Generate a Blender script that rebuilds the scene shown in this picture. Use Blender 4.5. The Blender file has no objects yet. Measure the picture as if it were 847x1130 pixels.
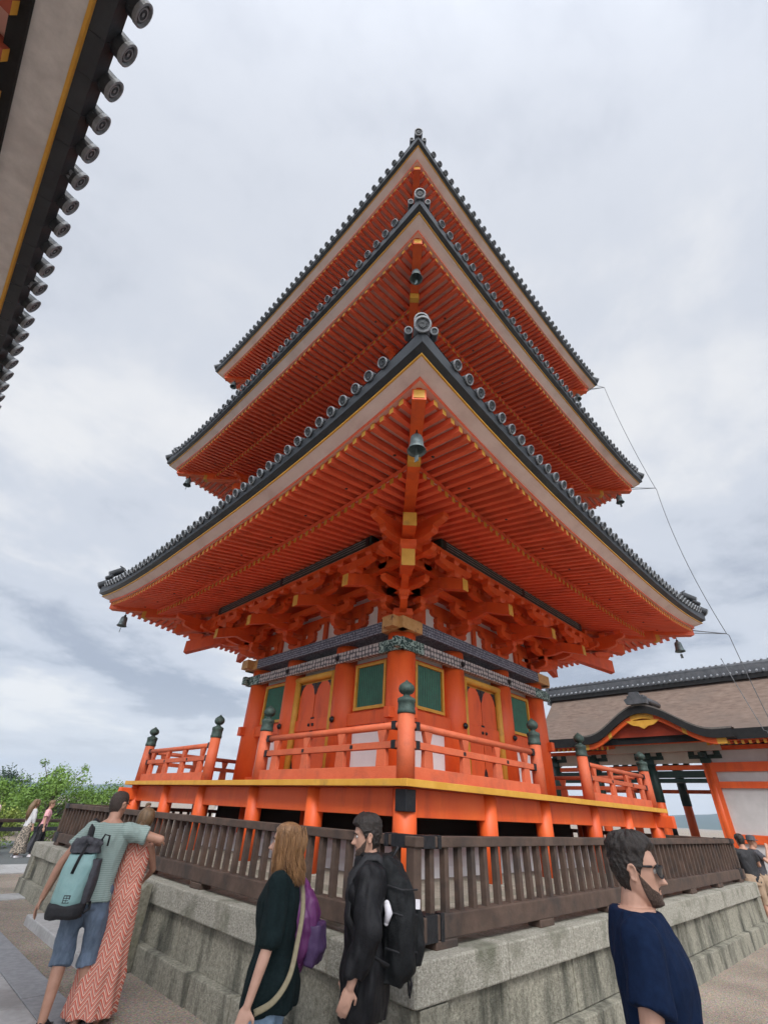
import bpy, bmesh, math, random
from mathutils import Vector, Matrix, Euler
import numpy as np
SC = bpy.context.scene
COL = SC.collection
R = math.radians
random.seed(7)

# ------------------------------------------------------------------ camera
CAMPOS = Vector((-9.707, -9.259, 1.85))
c_f = Vector((0.57338, 0.60000, 0.55788)); c_r = Vector((0.70139, -0.71141, 0.04423)); c_u = Vector((-0.42342, -0.36593, 0.82874))
cam_d = bpy.data.cameras.new("camera"); cam = bpy.data.objects.new("camera", cam_d); COL.objects.link(cam)
m = Matrix((c_r, c_u, -c_f)).transposed().to_4x4(); m.translation = CAMPOS
cam.matrix_world = m
cam_d.sensor_fit = 'HORIZONTAL'; cam_d.sensor_width = 36.0; cam_d.lens = 36.0 * 491.29 / 847.0
cam_d.clip_start = 0.05; cam_d.clip_end = 20000
SC.camera = cam

# ------------------------------------------------------------------ world, sun, exposure
SUN_EL, SUN_AZ = R(42), R(222)          # azimuth clockwise from +Y: behind the camera
w = bpy.data.worlds.new("World"); SC.world = w; w.use_nodes = True
nt = w.node_tree; nt.nodes.clear(); N = nt.nodes.new; L = nt.links.new
out = N('ShaderNodeOutputWorld')
sky = N('ShaderNodeTexSky'); sky.sky_type = 'NISHITA'; sky.sun_disc = False
sky.sun_elevation = SUN_EL; sky.sun_rotation = SUN_AZ; sky.altitude = 150; sky.dust_density = 2.0
bg1 = N('ShaderNodeBackground'); bg1.inputs['Strength'].default_value = 0.10
L(sky.outputs[0], bg1.inputs['Color'])
tc = N('ShaderNodeTexCoord'); sep = N('ShaderNodeSeparateXYZ'); L(tc.outputs['Generated'], sep.inputs[0])
def mth(op, a, b=None, clamp=False):
    n = N('ShaderNodeMath'); n.operation = op; n.use_clamp = clamp
    for i, x in enumerate((a, b)):
        if x is None: continue
        if isinstance(x, (int, float)): n.inputs[i].default_value = x
        else: L(x, n.inputs[i])
    return n.outputs[0]
zz = mth('ADD', mth('MAXIMUM', sep.outputs[2], 0.0), 0.16)
cx = mth('DIVIDE', sep.outputs[0], zz); cy = mth('DIVIDE', sep.outputs[1], zz)
cmb = N('ShaderNodeCombineXYZ'); L(cx, cmb.inputs[0]); L(cy, cmb.inputs[1])
def cloud_noise(scale, detail, rough, off, dist=0.0):
    mp = N('ShaderNodeMapping'); mp.inputs['Location'].default_value = off; L(cmb.outputs[0], mp.inputs[0])
    n = N('ShaderNodeTexNoise'); n.inputs['Scale'].default_value = scale; n.inputs['Detail'].default_value = detail
    n.inputs['Roughness'].default_value = rough; n.inputs['Distortion'].default_value = dist
    L(mp.outputs[0], n.inputs['Vector']); return n.outputs['Fac']
n1 = cloud_noise(0.55, 7, 0.55, (3.1, 1.7, 0), 0.3)
n2 = cloud_noise(1.7, 6, 0.6, (9.0, 4.0, 2), 0.2)
mix = mth('ADD', mth('MULTIPLY', n1, 0.65), mth('MULTIPLY', n2, 0.35))
ramp = N('ShaderNodeValToRGB'); L(mix, ramp.inputs[0])
ramp.color_ramp.interpolation = 'EASE'
e = ramp.color_ramp.elements
e[0].position = 0.41; e[0].color = (0.43, 0.48, 0.58, 1)
e[1].position = 0.585; e[1].color = (1.0, 1.0, 1.0, 1)
e2 = e.new(0.49); e2.color = (0.70, 0.745, 0.83, 1)
# the cloud deck is thicker low down and thin and bright overhead
low = mth('MULTIPLY', mth('SUBTRACT', 0.62, sep.outputs[2]), 1.0, True)
hi = N('ShaderNodeMix'); hi.data_type = 'RGBA'; L(mth('MULTIPLY', mth('SUBTRACT', sep.outputs[2], 0.15), 0.68, True), hi.inputs[0])
L(ramp.outputs[0], hi.inputs[6]); hi.inputs[7].default_value = (0.83, 0.86, 0.93, 1)
hz = N('ShaderNodeMix'); hz.data_type = 'RGBA'
L(mth('POWER', mth('SUBTRACT', 1.0, mth('MULTIPLY', mth('ABSOLUTE', sep.outputs[2]), 5.0, True), True), 1.6), hz.inputs[0])
L(hi.outputs[2], hz.inputs[6]); hz.inputs[7].default_value = (1.02, 1.02, 1.02, 1)
bg2 = N('ShaderNodeBackground'); L(hz.outputs[2], bg2.inputs['Color'])
vd = N('ShaderNodeVectorMath'); vd.operation = 'DOT_PRODUCT'; L(tc.outputs['Generated'], vd.inputs[0])
vd.inputs[1].default_value = (math.sin(SUN_AZ) * math.cos(SUN_EL), math.cos(SUN_AZ) * math.cos(SUN_EL), math.sin(SUN_EL))
glow = mth('POWER', mth('MULTIPLY', mth('ADD', vd.outputs['Value'], 0.15), 0.87, True), 2.0)       # cloud is brighter around the hidden sun
L(mth('ADD', mth('MULTIPLY', mth('POWER', glow, 3.0), 2.9), 0.585), bg2.inputs['Strength'])
ms = N('ShaderNodeMixShader'); ms.inputs[0].default_value = 0.93
L(bg1.outputs[0], ms.inputs[1]); L(bg2.outputs[0], ms.inputs[2]); L(ms.outputs[0], out.inputs['Surface'])

sd = bpy.data.lights.new("sun", 'SUN'); sun = bpy.data.objects.new("sun", sd); COL.objects.link(sun)
sd.energy = 1.5; sd.angle = R(16); sd.color = (1.0, 0.95, 0.88)
sun_dir = Vector((math.sin(SUN_AZ) * math.cos(SUN_EL), math.cos(SUN_AZ) * math.cos(SUN_EL), math.sin(SUN_EL)))
sun.rotation_euler = sun_dir.to_track_quat('Z', 'Y').to_euler(); sun.location = sun_dir * 60
SC.view_settings.view_transform = 'Standard'; SC.view_settings.look = 'None'
SC.view_settings.exposure = 0.7; SC.view_settings.gamma = 1.0; SC.view_settings.use_curve_mapping = False
SC.render.engine = 'CYCLES'
cy_ = SC.cycles; cy_.use_denoising = True; cy_.max_bounces = 8; cy_.diffuse_bounces = 6; cy_.transparent_max_bounces = 8
cy_.use_adaptive_sampling = True; cy_.adaptive_threshold = 0.02

# ------------------------------------------------------------------ materials
MATS = {}
def mat(name, col, rough=0.6, col2=None, scale=6.0, detail=6.0, bump=0.0, bscale=None, metallic=0.0, stretch=(1, 1, 1),
        dirt=None, dirt_scale=1.2, dirt_lo=0.5, dirt_hi=0.68, dirt_stretch=(1, 1, 1), spec=0.5, wave=None, sheen=0.0, vary=0.0):
    m = bpy.data.materials.new(name); m.use_nodes = True; MATS[name] = m
    t = m.node_tree; n = t.nodes; l = t.links; b = n['Principled BSDF']
    b.inputs['Roughness'].default_value = rough; b.inputs['Metallic'].default_value = metallic
    b.inputs['Specular IOR Level'].default_value = spec
    if sheen: b.inputs['Sheen Weight'].default_value = sheen
    tcn = n.new('ShaderNodeTexCoord'); mp = n.new('ShaderNodeMapping'); mp.inputs['Scale'].default_value = stretch
    l.new(tcn.outputs['Object'], mp.inputs[0])
    cur = None
    if col2 is not None:
        no = n.new('ShaderNodeTexNoise'); no.inputs['Scale'].default_value = scale; no.inputs['Detail'].default_value = detail
        no.inputs['Roughness'].default_value = 0.62
        l.new(mp.outputs[0], no.inputs['Vector'])
        r = n.new('ShaderNodeValToRGB'); l.new(no.outputs['Fac'], r.inputs[0])
        r.color_ramp.elements[0].position = 0.32; r.color_ramp.elements[0].color = (*col, 1)
        r.color_ramp.elements[1].position = 0.68; r.color_ramp.elements[1].color = (*col2, 1)
        cur = r.outputs[0]
    if dirt is not None:
        mp2 = n.new('ShaderNodeMapping'); mp2.inputs['Scale'].default_value = dirt_stretch; l.new(tcn.outputs['Object'], mp2.inputs[0])
        d = n.new('ShaderNodeTexNoise'); d.inputs['Scale'].default_value = dirt_scale; d.inputs['Detail'].default_value = 8
        d.inputs['Roughness'].default_value = 0.6; l.new(mp2.outputs[0], d.inputs['Vector'])
        mr = n.new('ShaderNodeMapRange'); mr.inputs[1].default_value = dirt_lo; mr.inputs[2].default_value = dirt_hi
        l.new(d.outputs['Fac'], mr.inputs[0])
        mx = n.new('ShaderNodeMix'); mx.data_type = 'RGBA'; l.new(mr.outputs[0], mx.inputs[0])
        if cur is None: mx.inputs[6].default_value = (*col, 1)
        else: l.new(cur, mx.inputs[6])
        mx.inputs[7].default_value = (*dirt, 1); cur = mx.outputs[2]
    if wave is not None:                                   # (colour, scale, direction, low, high): woven or lined pattern
        wv = n.new('ShaderNodeTexWave'); wv.bands_direction = wave[2]; wv.inputs['Scale'].default_value = wave[1]
        wv.inputs['Distortion'].default_value = 0.6; wv.inputs['Detail'].default_value = 2; l.new(tcn.outputs['Object'], wv.inputs['Vector'])
        mr = n.new('ShaderNodeMapRange'); mr.inputs[1].default_value = wave[3]; mr.inputs[2].default_value = wave[4]
        l.new(wv.outputs['Fac'], mr.inputs[0])
        mx = n.new('ShaderNodeMix'); mx.data_type = 'RGBA'; l.new(mr.outputs[0], mx.inputs[0])
        if cur is None: mx.inputs[6].default_value = (*col, 1)
        else: l.new(cur, mx.inputs[6])
        mx.inputs[7].default_value = (*wave[0], 1); cur = mx.outputs[2]
    if vary and cur is not None:                           # timbers and stones differ a little from one to the next
        oi = n.new('ShaderNodeObjectInfo'); mv = n.new('ShaderNodeMapRange'); mv.inputs[3].default_value = 1 - vary; mv.inputs[4].default_value = 1 + vary * .6
        l.new(oi.outputs['Random'], mv.inputs[0]); vm = n.new('ShaderNodeVectorMath'); vm.operation = 'SCALE'; l.new(cur, vm.inputs[0]); l.new(mv.outputs[0], vm.inputs['Scale']); cur = vm.outputs[0]
    if cur is None: b.inputs['Base Color'].default_value = (*col, 1)
    else: l.new(cur, b.inputs['Base Color'])
    if bump:
        bn = n.new('ShaderNodeTexNoise'); bn.inputs['Scale'].default_value = bscale or scale * 3; bn.inputs['Detail'].default_value = 6
        bn.inputs['Roughness'].default_value = 0.65
        l.new(mp.outputs[0], bn.inputs['Vector'])
        bu = n.new('ShaderNodeBump'); bu.inputs['Strength'].default_value = min(bump, 1.0); bu.inputs['Distance'].default_value = 0.02
        l.new(bn.outputs['Fac'], bu.inputs['Height']); l.new(bu.outputs[0], b.inputs['Normal'])
    return m
def pattern_mat(name, ca, cb, scale, rough=0.6, kind='checker', thr=(0.3, 0.5)):
    m = mat(name, ca, rough); t = m.node_tree; n = t.nodes; l = t.links; b = n['Principled BSDF']
    tcn = n.new('ShaderNodeTexCoord')
    if kind == 'hex':
        v = n.new('ShaderNodeTexVoronoi'); v.feature = 'F1'; v.inputs['Scale'].default_value = scale; v.inputs['Randomness'].default_value = 0.25
        l.new(tcn.outputs['Object'], v.inputs['Vector']); fac = v.outputs['Distance']
    else:
        v = n.new('ShaderNodeTexNoise'); v.inputs['Scale'].default_value = scale; v.inputs['Detail'].default_value = 1.5; v.inputs['Distortion'].default_value = 2.2
        l.new(tcn.outputs['Object'], v.inputs['Vector']); fac = v.outputs['Fac']
    mr = n.new('ShaderNodeMapRange'); mr.inputs[1].default_value = thr[0]; mr.inputs[2].default_value = thr[1]; l.new(fac, mr.inputs[0])
    mx = n.new('ShaderNodeMix'); mx.data_type = 'RGBA'; l.new(mr.outputs[0], mx.inputs[0])
    mx.inputs[6].default_value = (*ca, 1); mx.inputs[7].default_value = (*cb, 1); l.new(mx.outputs[2], b.inputs['Base Color'])
    return m

VERM = mat('vermilion_paint', (0.64, 0.078, 0.012), 0.52, (0.75, 0.118, 0.018), 2.2, 9, 0.25, 26, stretch=(1, 1, .35), dirt=(0.43, 0.058, 0.016), dirt_scale=3.2, dirt_lo=0.53, dirt_hi=0.8, dirt_stretch=(1, 1, .3), vary=.13)
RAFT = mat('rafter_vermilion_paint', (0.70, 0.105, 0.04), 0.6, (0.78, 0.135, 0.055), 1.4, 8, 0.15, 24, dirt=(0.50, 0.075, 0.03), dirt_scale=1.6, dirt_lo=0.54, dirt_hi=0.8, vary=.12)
FADE = mat('faded_vermilion_paint', (0.50, 0.092, 0.032), 0.65, (0.58, 0.13, 0.055), 3.0, 9, 0.3, 40, dirt=(0.38, 0.085, 0.04), dirt_scale=3.5, dirt_lo=0.5, dirt_hi=0.72, vary=.12)
YEL = mat('yellow_ochre_paint', (0.54, 0.27, 0.025), 0.6, (0.63, 0.34, 0.05), 5, 6, 0.08, dirt=(0.36, 0.20, 0.04), dirt_scale=3, dirt_lo=0.58, dirt_hi=0.75)
SOFF = mat('soffit_board_paint', (0.66, 0.36, 0.29), 0.75, (0.74, 0.43, 0.35), 2, 6, 0.1)
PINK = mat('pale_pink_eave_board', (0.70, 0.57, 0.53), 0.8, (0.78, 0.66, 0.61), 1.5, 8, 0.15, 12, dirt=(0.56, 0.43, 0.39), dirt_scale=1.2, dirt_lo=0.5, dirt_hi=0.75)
GREYB = mat('pale_grey_eave_board', (0.50, 0.485, 0.47), 0.85, (0.62, 0.60, 0.58), 9, 9, 0.4, 30, dirt=(0.42, 0.40, 0.385), dirt_scale=1.4, dirt_lo=0.5, dirt_hi=0.75)
TILE = mat('dark_clay_roof_tile', (0.011, 0.014, 0.018), 0.5, (0.032, 0.037, 0.043), 3, 6, 0.2, 20)
TILEF = mat('grey_tile_face', (0.13, 0.14, 0.155), 0.5, (0.27, 0.29, 0.31), 12, 6, 0.3, 50)
TILEP = mat('tile_face_recess', (0.012, 0.016, 0.021), 0.6, (0.065, 0.075, 0.083), 45, 3, 0.6, 60)
WHITE = mat('white_plaster', (0.70, 0.69, 0.68), 0.85, (0.78, 0.77, 0.76), 2, 6, 0.08, 25)
GREEN = mat('green_lattice_paint', (0.004, 0.11, 0.055), 0.5, (0.010, 0.155, 0.08), 6, 4)
DGREEN = mat('dark_green_paint', (0.006, 0.022, 0.018), 0.5, (0.014, 0.042, 0.034), 3, 5)
VERDI = mat('verdigris_bronze', (0.022, 0.042, 0.036), 0.65, (0.06, 0.095, 0.08), 14, 6, 0.3, 40, metallic=0.2, dirt=(0.02, 0.035, 0.03), dirt_scale=8, dirt_lo=0.5, dirt_hi=0.7)
BELL = mat('bell_bronze', (0.09, 0.125, 0.13), 0.5, (0.20, 0.26, 0.265), 10, 5, 0.1, metallic=0.3)
BLACK = mat('black_iron', (0.008, 0.009, 0.012), 0.45, (0.018, 0.019, 0.022), 20, 4, 0.3, 50, metallic=0.3)
BAND = pattern_mat('patterned_grey_band', (0.46, 0.44, 0.42), (0.09, 0.09, 0.10), 9.5, 0.7, 'hex', (0.30, 0.46))
BAND2 = pattern_mat('patterned_slate_band', (0.30, 0.34, 0.40), (0.06, 0.075, 0.11), 17, 0.7, 'hex', (0.22, 0.46))
SCROLL = pattern_mat('green_scroll_painting', (0.012, 0.05, 0.045), (0.30, 0.42, 0.38), 9, 0.6, 'noise', (0.50, 0.56))
OCHREW = mat('ochre_painted_wood', (0.45, 0.25, 0.08), 0.6, (0.54, 0.33, 0.13), 9, 5, 0.1, dirt=(0.16, 0.08, 0.04), dirt_scale=7, dirt_lo=0.6, dirt_hi=0.66)
STONE = mat('granite_block', (0.205, 0.192, 0.155), 0.9, (0.45, 0.43, 0.365), 42, 10, 1.0, 60, dirt=(0.15, 0.15, 0.11), dirt_scale=2.6, dirt_lo=0.5, dirt_hi=0.68)
STONEW = mat('stained_granite_wall', (0.17, 0.16, 0.122), 0.92, (0.38, 0.362, 0.29), 34, 10, 1.0, 55, dirt=(0.045, 0.046, 0.034), dirt_scale=3.4, dirt_lo=0.46, dirt_hi=0.68, dirt_stretch=(1, 1, 0.30))
WOOD = mat('weathered_dark_wood', (0.045, 0.027, 0.019), 0.78, (0.098, 0.062, 0.045), 4, 8, 0.25, 20, stretch=(1, 1, 1), dirt=(0.035, 0.026, 0.022), dirt_scale=3)
DARK = mat('interior_shade_dark', (0.02, 0.015, 0.013), 0.9)  # near-black colour stands in for the shade of enclosed spaces
EARTH = mat('terrace_earth', (0.20, 0.18, 0.145), 0.95, (0.30, 0.27, 0.22), 9, 8, 0.5, 40)

# ------------------------------------------------------------------ mesh helpers
class MB:
    def __init__(s): s.v = []; s.f = []; s.m = []; s.sm = []
    def add(s, vs, fs, mi=0, smooth=False):
        b = len(s.v); s.v.extend([tuple(x) for x in vs])
        for i, f in enumerate(fs):
            s.f.append(tuple(b + j for j in f)); s.m.append(mi if not isinstance(mi, (list, tuple)) else mi[i]); s.sm.append(smooth)
    def hexa(s, p, mi=0):      # 8 corners: bottom 0-3, top 4-7
        s.add(p, [(3, 2, 1, 0), (4, 5, 6, 7), (0, 1, 5, 4), (1, 2, 6, 5), (2, 3, 7, 6), (3, 0, 4, 7)], mi)
    def box(s, c, d, mi=0, M=None):
        x, y, z = d[0] / 2, d[1] / 2, d[2] / 2
        p = [Vector(q) for q in ((-x, -y, -z), (x, -y, -z), (x, y, -z), (-x, y, -z), (-x, -y, z), (x, -y, z), (x, y, z), (-x, y, z))]
        if M is not None: p = [M @ q for q in p]
        c = Vector(c); s.hexa([q + c for q in p], mi)
    def bb(s, x0, x1, y0, y1, z0, z1, mi=0): s.box(((x0 + x1) / 2, (y0 + y1) / 2, (z0 + z1) / 2), (x1 - x0, y1 - y0, z1 - z0), mi)
    def beam(s, a, b, wd, ht, mi=0, mi_end=None, up=(0, 0, 1), taper=1.0):   # centred rectangular bar from a to b
        a, b = Vector(a), Vector(b); d = (b - a).normalized(); sx = d.cross(Vector(up)).normalized(); uz = sx.cross(d)
        p = []
        for q, k in ((a, 1.0), (b, taper)):
            p.append([q - sx * wd * k / 2 - uz * ht * k / 2, q + sx * wd * k / 2 - uz * ht * k / 2, q + sx * wd * k / 2 + uz * ht * k / 2, q - sx * wd * k / 2 + uz * ht * k / 2])
        me = mi if mi_end is None else mi_end
        s.add(p[0] + p[1], [(3, 2, 1, 0), (4, 5, 6, 7), (0, 1, 5, 4), (1, 2, 6, 5), (2, 3, 7, 6), (3, 0, 4, 7)], [mi, me, mi, mi, mi, mi])
    def tube(s, pts, r, n=8, mi=0, caps=True, smooth=True, squash=1.0, mi_cap=None):
        pts = [Vector(p) for p in pts]; rr = r if isinstance(r, (list, tuple)) else [r] * len(pts)
        b = len(s.v); prev = None
        for i, p in enumerate(pts):
            d = (pts[min(i + 1, len(pts) - 1)] - pts[max(i - 1, 0)]).normalized()
            if prev is None: x = d.orthogonal().normalized()
            else:
                x = prev - d * prev.dot(d)
                x = x.normalized() if x.length > 1e-6 else d.orthogonal().normalized()
            prev = x; y = d.cross(x)
            for k in range(n):
                a = 2 * math.pi * k / n; s.v.append(tuple(p + (x * math.cos(a) + y * math.sin(a) * squash) * rr[i]))
        for i in range(len(pts) - 1):
            for k in range(n):
                s.f.append((b + i * n + k, b + i * n + (k + 1) % n, b + (i + 1) * n + (k + 1) % n, b + (i + 1) * n + k)); s.m.append(mi); s.sm.append(smooth)
        if caps:
            mc = mi if mi_cap is None else mi_cap
            s.f.append(tuple(b + k for k in range(n))[::-1]); s.m.append(mc); s.sm.append(False)
            q = b + (len(pts) - 1) * n
            s.f.append(tuple(q + k for k in range(n))); s.m.append(mc); s.sm.append(False)
    def lathe(s, prof, o=(0, 0, 0), n=16, mi=0, M=None, smooth=True, mis=None):
        o = Vector(o); b = len(s.v)
        for r, z in prof:
            for k in range(n):
                a = 2 * math.pi * k / n; p = Vector((r * math.cos(a), r * math.sin(a), z))
                if M is not None: p = M @ p
                s.v.append(tuple(p + o))
        for i in range(len(prof) - 1):
            for k in range(n):
                s.f.append((b + i * n + k, b + i * n + (k + 1) % n, b + (i + 1) * n + (k + 1) % n, b + (i + 1) * n + k))
                s.m.append(mi if mis is None else mis[i]); s.sm.append(smooth)
        if prof[0][0] > 1e-4: s.f.append(tuple(b + k for k in range(n))[::-1]); s.m.append(mi if mis is None else mis[0]); s.sm.append(False)
        if prof[-1][0] > 1e-4:
            q = b + (len(prof) - 1) * n; s.f.append(tuple(q + k for k in range(n))); s.m.append(mi if mis is None else mis[-1]); s.sm.append(False)
    def prism(s, poly, fn, d0, d1, mi=0):   # fn(a, b, depth) -> point
        n = len(poly); vs = [fn(a, b, d0) for a, b in poly] + [fn(a, b, d1) for a, b in poly]
        fs = [tuple(range(n))[::-1], tuple(range(n, 2 * n))] + [(i, (i + 1) % n, n + (i + 1) % n, n + i) for i in range(n)]
        s.add(vs, fs, mi)
    def grid(s, fn, us, vs, mi=0, smooth=True):
        b = len(s.v); nu, nv = len(us), len(vs)
        for v in vs:
            for u in us: s.v.append(tuple(fn(u, v)))
        for j in range(nv - 1):
            for i in range(nu - 1):
                s.f.append((b + j * nu + i, b + j * nu + i + 1, b + (j + 1) * nu + i + 1, b + (j + 1) * nu + i)); s.m.append(mi); s.sm.append(smooth)
    def xf(s, M):
        s.v = [tuple(M @ Vector(p)) for p in s.v]; return s
    def build(s, name, mats, parent=None, bevel=0.0, M=None, recalc=True):
        me = bpy.data.meshes.new(name)
        vs = s.v if M is None else [tuple(M @ Vector(p)) for p in s.v]
        me.from_pydata(vs, [], s.f)
        for mm in (mats if isinstance(mats, (list, tuple)) else [mats]): me.materials.append(mm)
        me.polygons.foreach_set('material_index', s.m); me.polygons.foreach_set('use_smooth', s.sm)
        if recalc:
            bm = bmesh.new(); bm.from_mesh(me); bmesh.ops.recalc_face_normals(bm, faces=bm.faces); bm.to_mesh(me); bm.free()
        me.update()
        o = bpy.data.objects.new(name, me); COL.objects.link(o)
        if parent is not None: attach(o, parent)
        if bevel:
            bv = o.modifiers.new('bevel', 'BEVEL'); bv.width = bevel; bv.segments = 2; bv.limit_method = 'ANGLE'; bv.angle_limit = R(40)
        return o
def islands(b, name, mats, parent=None, bevel=0.0, M=None):      # every connected piece becomes a part of its own
    p = list(range(len(b.v)))
    def find(i):
        while p[i] != i: p[i] = p[p[i]]; i = p[i]
        return i
    for f in b.f:
        r0 = find(f[0])
        for j in f[1:]: p[find(j)] = r0
    groups = {}
    for fi, f in enumerate(b.f): groups.setdefault(find(f[0]), []).append(fi)
    for fs in groups.values():
        q = MB(); mp = {}
        for fi in fs:
            g_ = []
            for j in b.f[fi]:
                if j not in mp: mp[j] = len(q.v); q.v.append(b.v[j])
                g_.append(mp[j])
            q.f.append(tuple(g_)); q.m.append(b.m[fi]); q.sm.append(b.sm[fi])
        q.build(name, mats, parent, bevel, M)
def world_of(o):
    M = o.matrix_parent_inverse @ o.matrix_basis if o.parent else o.matrix_basis.copy()
    return world_of(o.parent) @ M if o.parent else M
def attach(o, parent):
    o.parent = parent; o.matrix_parent_inverse = world_of(parent).inverted()
def thing(name, label, cat, loc=(0, 0, 0), group=None):
    o = bpy.data.objects.new(name, None); COL.objects.link(o); o.location = loc; o.empty_display_size = 0.2
    return tag(o, label, cat, group)
def tag(o, label=None, cat=None, group=None, kind=None):
    if label: o['label'] = label
    if cat: o['category'] = cat
    if group: o['group'] = group
    if kind: o['kind'] = kind
    return o

# ------------------------------------------------------------------ ground and paving
def ground_mat():
    m = mat('sandy_gravel', (0.22, 0.165, 0.115), 0.95, (0.44, 0.355, 0.265), 38, 10, 0.0)
    t = m.node_tree; n = t.nodes; l = t.links; b = n['Principled BSDF']
    tcn = n.new('ShaderNodeTexCoord')
    v = n.new('ShaderNodeTexVoronoi'); v.inputs['Scale'].default_value = 70; l.new(tcn.outputs['Object'], v.inputs['Vector'])
    big = n.new('ShaderNodeTexNoise'); big.inputs['Scale'].default_value = 0.9; big.inputs['Detail'].default_value = 7; l.new(tcn.outputs['Object'], big.inputs['Vector'])
    old = b.inputs['Base Color'].links[0].from_socket
    mx = n.new('ShaderNodeMix'); mx.data_type = 'RGBA'; mx.blend_type = 'MULTIPLY'; mx.inputs[0].default_value = 1.0
    rr = n.new('ShaderNodeValToRGB'); l.new(big.outputs['Fac'], rr.inputs[0])
    rr.color_ramp.elements[0].position = 0.35; rr.color_ramp.elements[0].color = (0.72, 0.70, 0.67, 1); rr.color_ramp.elements[1].position = 0.65; rr.color_ramp.elements[1].color = (1.08, 1.06, 1.02, 1)
    l.new(old, mx.inputs[6]); l.new(rr.outputs[0], mx.inputs[7])
    mx2 = n.new('ShaderNodeMix'); mx2.data_type = 'RGBA'; mx2.blend_type = 'MULTIPLY'; mx2.inputs[0].default_value = 0.55
    l.new(mx.outputs[2], mx2.inputs[6]); l.new(v.outputs['Color'], mx2.inputs[7])
    hs = n.new('ShaderNodeHueSaturation'); hs.inputs['Saturation'].default_value = 0.75; hs.inputs['Value'].default_value = 1.3; l.new(mx2.outputs[2], hs.inputs['Color'])
    l.new(hs.outputs[0], b.inputs['Base Color'])
    bu = n.new('ShaderNodeBump'); bu.inputs['Strength'].default_value = 0.9; bu.inputs['Distance'].default_value = 0.012
    l.new(v.outputs['Distance'], bu.inputs['Height']); l.new(bu.outputs[0], b.inputs['Normal'])
    return m
GRAVEL = ground_mat()
SLAB = mat('paving_slab', (0.34, 0.335, 0.33), 0.8, (0.44, 0.435, 0.425), 14, 8, 0.25, 60, dirt=(0.26, 0.25, 0.24), dirt_scale=1.5)
SLABB = mat('paving_border_slab', (0.22, 0.225, 0.235), 0.8, (0.31, 0.315, 0.32), 12, 8, 0.25, 60)
g = MB()
g.grid(lambda u, v: (u, v, 0.0), [-4000, -1500, -300, -60, -20, 0, 20, 60, 300, 1500, 4000], [-4000, -1500, -300, -60, -20, 0, 20, 60, 300, 1500, 4000])
tag(g.build('ground', GRAVEL), kind='structure')
def pave(name, mats, rects, th=0.02):
    b = MB()
    for x0, x1, y0, y1, mi in rects: b.bb(x0 + 0.006, x1 - 0.006, y0 + 0.006, y1 - 0.006, -0.03, 0.004 + th + random.uniform(-0.003, 0.003), mi)
    o = b.build(name, mats, bevel=0.005); return tag(o, kind='structure')
rects = []
y = -12.0; rng = random.Random(3)
while y < 3.4:
    ln = rng.uniform(0.9, 1.5); rects.append((-7.5, -7.12, y, y + ln, 1)); y += ln
for r in range(6):
    x1 = -7.5 - r * 0.62; y = -12.0 - rng.uniform(0, 0.6)
    while y < 3.2:
        ln = rng.uniform(0.75, 1.15); rects.append((x1 - 0.62, x1, y, y + ln, 0)); y += ln
pave('paved_walk', [SLAB, SLABB], rects)
rects = []
for j in range(3):
    x = -14.0
    while x < -4.9:
        ln = rng.uniform(0.8, 1.4); rects.append((x, x + ln, 8.7 + j * 0.7, 9.4 + j * 0.7, 0)); x += ln
pave('paved_path', [SLAB], rects)
g = MB(); g.bb(-60, 6, 10.8, 20, -0.05, 0.012)
tag(g.build('road', mat('grey_asphalt', (0.075, 0.085, 0.085), 0.85, (0.12, 0.13, 0.13), 30, 8, 0.3, 60)), kind='structure')
g = MB(); g.bb(-6.75, -6.2, 4.6, 5.3, -0.03, 0.022)
tag(g.build('stepping_slab', SLAB, bevel=0.008), 'flat pale paving slab lying alone in the gravel by the stone terrace', 'paving slab')

# ------------------------------------------------------------------ stone terrace below the pagoda
TX0, TX1, TY0, TY1 = -6.16, 5.45, -6.16, 5.75
terr = thing('stone_terrace', 'low stained granite terrace with heavy cap blocks carrying the wooden fence', 'terrace', (0, 0, 0))
b = MB()
b.bb(TX0 + .12, TX1 - .12, TY0 + .12, TY1 - .12, -0.1, 0.872)
b.build('terrace_fill', EARTH, terr)
def course(p0, p1, nrm, z0, z1, proud, depth, lens, mats, name, gap=0.010, skip=None, bev=0.014, seed=1):
    rg = random.Random(seed); b = MB(); p0, p1, nrm = Vector(p0), Vector(p1), Vector(nrm); d = (p1 - p0).normalized(); Lt = (p1 - p0).length; t = 0
    while t < Lt - 1e-3:
        ln = rg.uniform(*lens)
        if Lt - t - ln < lens[0] * 0.6: ln = Lt - t
        a = t + gap; e_ = t + ln - gap; pr = proud + rg.uniform(-0.012, 0.012); zj = rg.uniform(-0.006, 0.006)
        if not (skip and a > skip[0] - 0.02 and e_ < skip[1] + 0.02):
            q = [p0 + d * a + nrm * pr, p0 + d * e_ + nrm * pr, p0 + d * e_ - nrm * depth, p0 + d * a - nrm * depth]
            b.hexa([Vector((x.x, x.y, z0)) for x in q] + [Vector((x.x, x.y, z1 + zj)) for x in q])
        t += ln
    return b.build(name, mats, terr, bevel=bev)
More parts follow.
